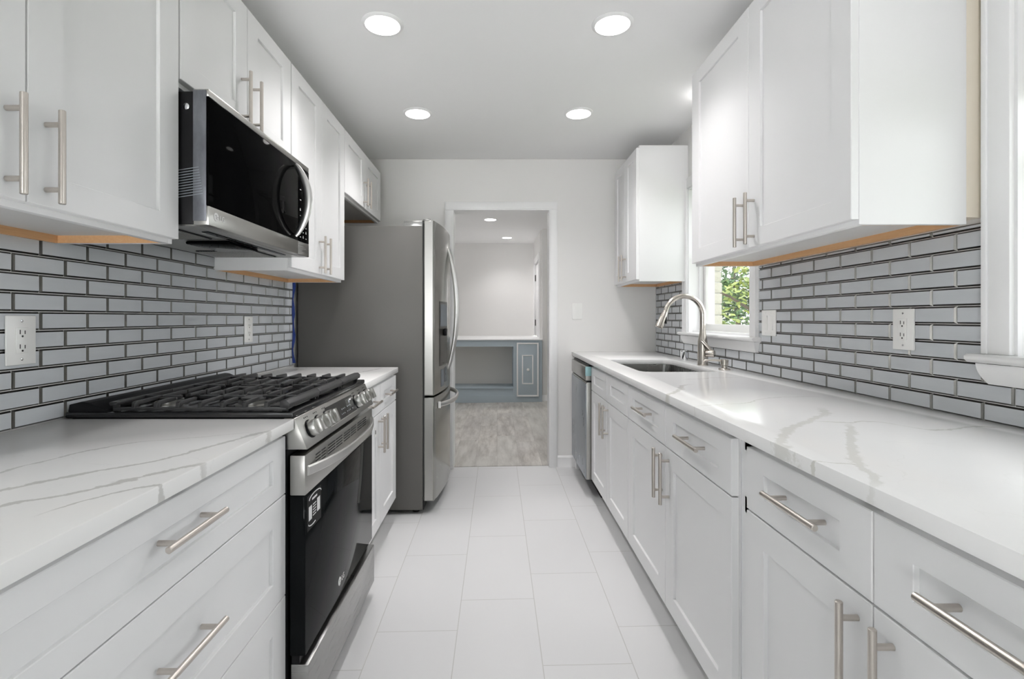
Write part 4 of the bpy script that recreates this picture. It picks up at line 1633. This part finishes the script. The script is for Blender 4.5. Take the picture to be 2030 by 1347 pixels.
# ------------------------------------------------------------------ ceiling lamps
def make_light(loc, label, group):
    root = thing('ceiling_light', loc, label, 'ceiling light', group)
    x, y, z = loc
    MB().lathe((x, y, z), (0, 0, -1), [(0.0735, 0.003), (0.0735, 0.0085), (0.079, 0.0075), (0.088, 0.002), (0.088, 0.0)], 48, cap=False).build('trim_ring', 'trim', root)
    MB().lathe((x, y, z), (0, 0, -1), [(0.0735, 0.0), (0.0735, 0.0065), (0.001, 0.0070)], 48).build('diffuser', 'lamp', root)
    sd_ = bpy.data.lights.new('lamp_beam', 'SPOT')
    sd_.energy = BEAM
    sd_.spot_size = math.radians(128)
    sd_.spot_blend = 0.9
    sd_.shadow_soft_size = 0.07
    sd_.color = (1.0, 0.975, 0.975)
    so = bpy.data.objects.new('lamp_beam', sd_)
    COL.objects.link(so)
    so.parent = root
    so.location = (0, 0, -0.012)
    return root


def dup(root, loc, label, group=None):
    r = root.copy()
    COL.objects.link(r)
    r.location = loc
    r['label'] = label
    if group:
        r['group'] = group
    for ch in list(root.children):
        c = ch.copy()
        COL.objects.link(c)
        c.parent = r
        for gch in ch.children:
            d = gch.copy()
            COL.objects.link(d)
            d.parent = c
    return r


GL = 'round recessed ceiling lights'
L0 = make_light((-0.488, 2.14, CEIL), 'round recessed ceiling light, near left of the four in the kitchen', GL)
dup(L0, (0.492, 2.14, CEIL), 'round recessed ceiling light, near right of the four in the kitchen')
dup(L0, (-0.486, 3.07, CEIL), 'round recessed ceiling light, far left of the four in the kitchen')
dup(L0, (0.498, 3.07, CEIL), 'round recessed ceiling light, far right of the four in the kitchen')
dup(L0, (-0.086, 6.37, CEIL), 'nearer round ceiling light in the room beyond the doorway', 'ceiling lights beyond the doorway')
dup(L0, (0.153, 7.80, CEIL), 'farther round ceiling light in the room beyond the doorway', 'ceiling lights beyond the doorway')
dup(L0, (-0.086, 4.94, CEIL), 'unseen ceiling light added to brighten the far room, hidden by the doorway head', 'ceiling lights beyond the doorway')  # extra lamp out of view, added to lift the far room
# flush lamp over the sink, behind the large right cabinet
sl = thing('sink_light', (1.17, 2.78, CEIL), 'flush dome light on the ceiling over the sink, hidden by the right wall cabinet', 'ceiling light')
MB().lathe((1.17, 2.78, CEIL), (0, 0, -1), [(0.065, 0.0), (0.065, 0.016), (0.06, 0.018)], 40).build('lamp_base', 'trim', sl)
MB().lathe((1.17, 2.78, CEIL), (0, 0, -1), [(0.060, 0.018), (0.060, 0.030), (0.054, 0.046), (0.036, 0.058), (0.002, 0.063)], 40).build('dome', 'lamp_sink', sl)

# ------------------------------------------------------------------ built-in blue cabinet beyond the doorway
bc = thing('built_in_cabinet', (-0.2, 7.3, 0.005), 'blue painted built-in counter with white-edged door beyond the doorway', 'cabinet')
Y0 = 7.0
xr = 0.628
mb = MB()
mb.box(-1.5, xr, Y0, Y0 + 0.02, 0.785, 0.874)
mb.box(0.226, xr, Y0, Y0 + 0.02, 0.0, 0.785)
mb.box(-1.5, 0.226, Y0, Y0 + 0.02, 0.0, 0.107)
mb.box(-1.5, 0.226, Y0 + 0.018, Y0 + 0.038, 0.10, 0.199)
mb.box(-1.5, 0.226, Y0 + 0.005, Y0 + 0.50, 0.196, 0.204, 0.002)
mb.box(0.226, 0.246, Y0 + 0.02, Y0 + 0.50, 0.0, 0.874)
mb.box(xr - 0.02, xr, Y0 + 0.02, FARY - 0.002, 0.0, 0.874)
mb.build('face_frame', 'blue', bc)
MB().box(-1.5, 0.226, Y0 + 0.50, Y0 + 0.52, 0.2, 0.874).build('niche_back', 'niche', bc)
MB().box(-1.5, xr + 0.008, Y0 - 0.012, FARY - 0.002, 0.874, 0.888, 0.002).build('top', 'trim', bc)
d = MB().box(0.272, 0.578, Y0 - 0.02, Y0 - 0.001, 0.092, 0.841, 0.002).build('door', 'blue', bc)


def frame_strip(x0, x1, z0, z1, w, name):
    mb = MB()
    yf = Y0 - 0.026
    mb.box(x0, x0 + w, yf, Y0 - 0.019, z0, z1, 0.002)
    mb.box(x1 - w, x1, yf, Y0 - 0.019, z0, z1, 0.002)
    mb.box(x0 + w, x1 - w, yf, Y0 - 0.019, z0, z0 + w, 0.002)
    mb.box(x0 + w, x1 - w, yf, Y0 - 0.019, z1 - w, z1, 0.002)
    o = mb.build(name, 'trim', d)
    o['label'] = 'white painted moulding'


frame_strip(0.272, 0.578, 0.092, 0.841, 0.021, 'outer_moulding')
frame_strip(0.346, 0.503, 0.264, 0.671, 0.016, 'inner_moulding')
MB().lathe((0.428, Y0 - 0.02, 0.467), (0, -1, 0), [(0.008, 0), (0.008, 0.012), (0.018, 0.018), (0.020, 0.026), (0.012, 0.034), (0.001, 0.036)], 24).build('knob', 'plastic', d)
for z in (0.72, 0.16):
    MB().box(0.578, 0.592, Y0 - 0.006, Y0, z, z + 0.07, 0.001).build('hinge', 'blue', d)

# ------------------------------------------------------------------ outdoors, seen through the sink window
struct(MB().box(1.425, 90, -90, 90, -0.75, -0.55).build('ground', 'lawn'))
struct(MB().box(13.5, 21, -12, 40, -0.55, -0.535).build('ground_road', 'road'))
pl = thing('stone_pillar', (1.80, 4.62, -0.55), 'cream split-stone pillar outside the sink window', 'pillar')
mb = MB()
z = -0.55
k = 0
rnd = random.Random(3)
while z < 3.0:
    h = 0.098
    e = rnd.uniform(-0.004, 0.004)
    mb.box(1.60 + e, 2.016 + e, 4.5 - e, 4.78 + e, z, z + h - 0.007, 0.006)
    z += h
mb.build('stone_courses', 'stone', pl)
MB().box(1.606, 2.004, 4.512, 4.768, -0.55, 3.0).build('mortar_core', 'grout', pl)


def tree(base, height, crowns, leafmat, n, size, label, seed):
    rnd = random.Random(seed)
    t = thing('tree', base, label, 'tree')
    bx, by, bz = base
    mb = MB()
    mb.tube([(bx, by, bz), (bx + 0.05, by, bz + height * 0.3), (bx - 0.04, by + 0.1, bz + height * 0.55), (bx, by, bz + height * 0.8)], [0.10, 0.07, 0.05, 0.02], 10)
    for k in range(3):
        a = rnd.uniform(0, 2 * PI)
        h = height * rnd.uniform(0.25, 0.6)
        mb.tube([(bx, by, bz + h), (bx + math.cos(a) * 0.6, by + math.sin(a) * 0.6, bz + h + 0.4), (bx + math.cos(a) * 1.3, by + math.sin(a) * 1.3, bz + h + 0.7)], [0.025, 0.018, 0.008], 8)
    mb.build('trunk', 'bark', t)
    mb = MB()
    for (cx, cy, cz, r) in crowns:
        for _ in range(int(n * r * r)):
            u = Vector((rnd.gauss(0, 1), rnd.gauss(0, 1), rnd.gauss(0, 1))).normalized() * r * rnd.uniform(0.45, 1.0) ** 0.6
            p = Vector((bx + cx, by + cy, bz + cz)) + Vector((u.x, u.y, u.z * 0.75))
            a = Vector((rnd.uniform(-1, 1), rnd.uniform(-1, 1), rnd.uniform(-0.6, 0.6))).normalized()
            b = a.cross(Vector((rnd.uniform(-1, 1), rnd.uniform(-1, 1), 1))).normalized()
            s_ = size * rnd.uniform(0.6, 1.3)
            v = [mb.bm.verts.new(p + a * x * s_ + b * y * s_ * 0.6) for x, y in ((-1, 0), (0, 0.8), (1, 0), (0, -0.8))]
            mb.bm.faces.new(v)
    mb.build('foliage', leafmat, t, normals=False)
    return t


tree((6.3, 13.2, -0.55), 5.0, [(0, 0, 3.0, 1.5), (0.8, 0.5, 2.2, 1.2), (-0.7, 0.3, 2.3, 1.1), (0.3, 0, 4.2, 1.2), (-0.9, 0.4, 3.6, 1.0), (-0.2, 0, 1.7, 1.2)], 'leaf_dark', 900, 0.085,
     'dark green leafy tree directly behind the stone pillar outside', 11)
tree((3.75, 6.75, -0.55), 3.4, [(-0.35, 0, 1.85, 0.62), (-0.1, -0.2, 2.45, 0.6), (0.3, 0.2, 1.5, 0.5)], 'leaf_yellow', 1100, 0.05,
     'yellow-green leafy tree at the right of the sink window view', 12)
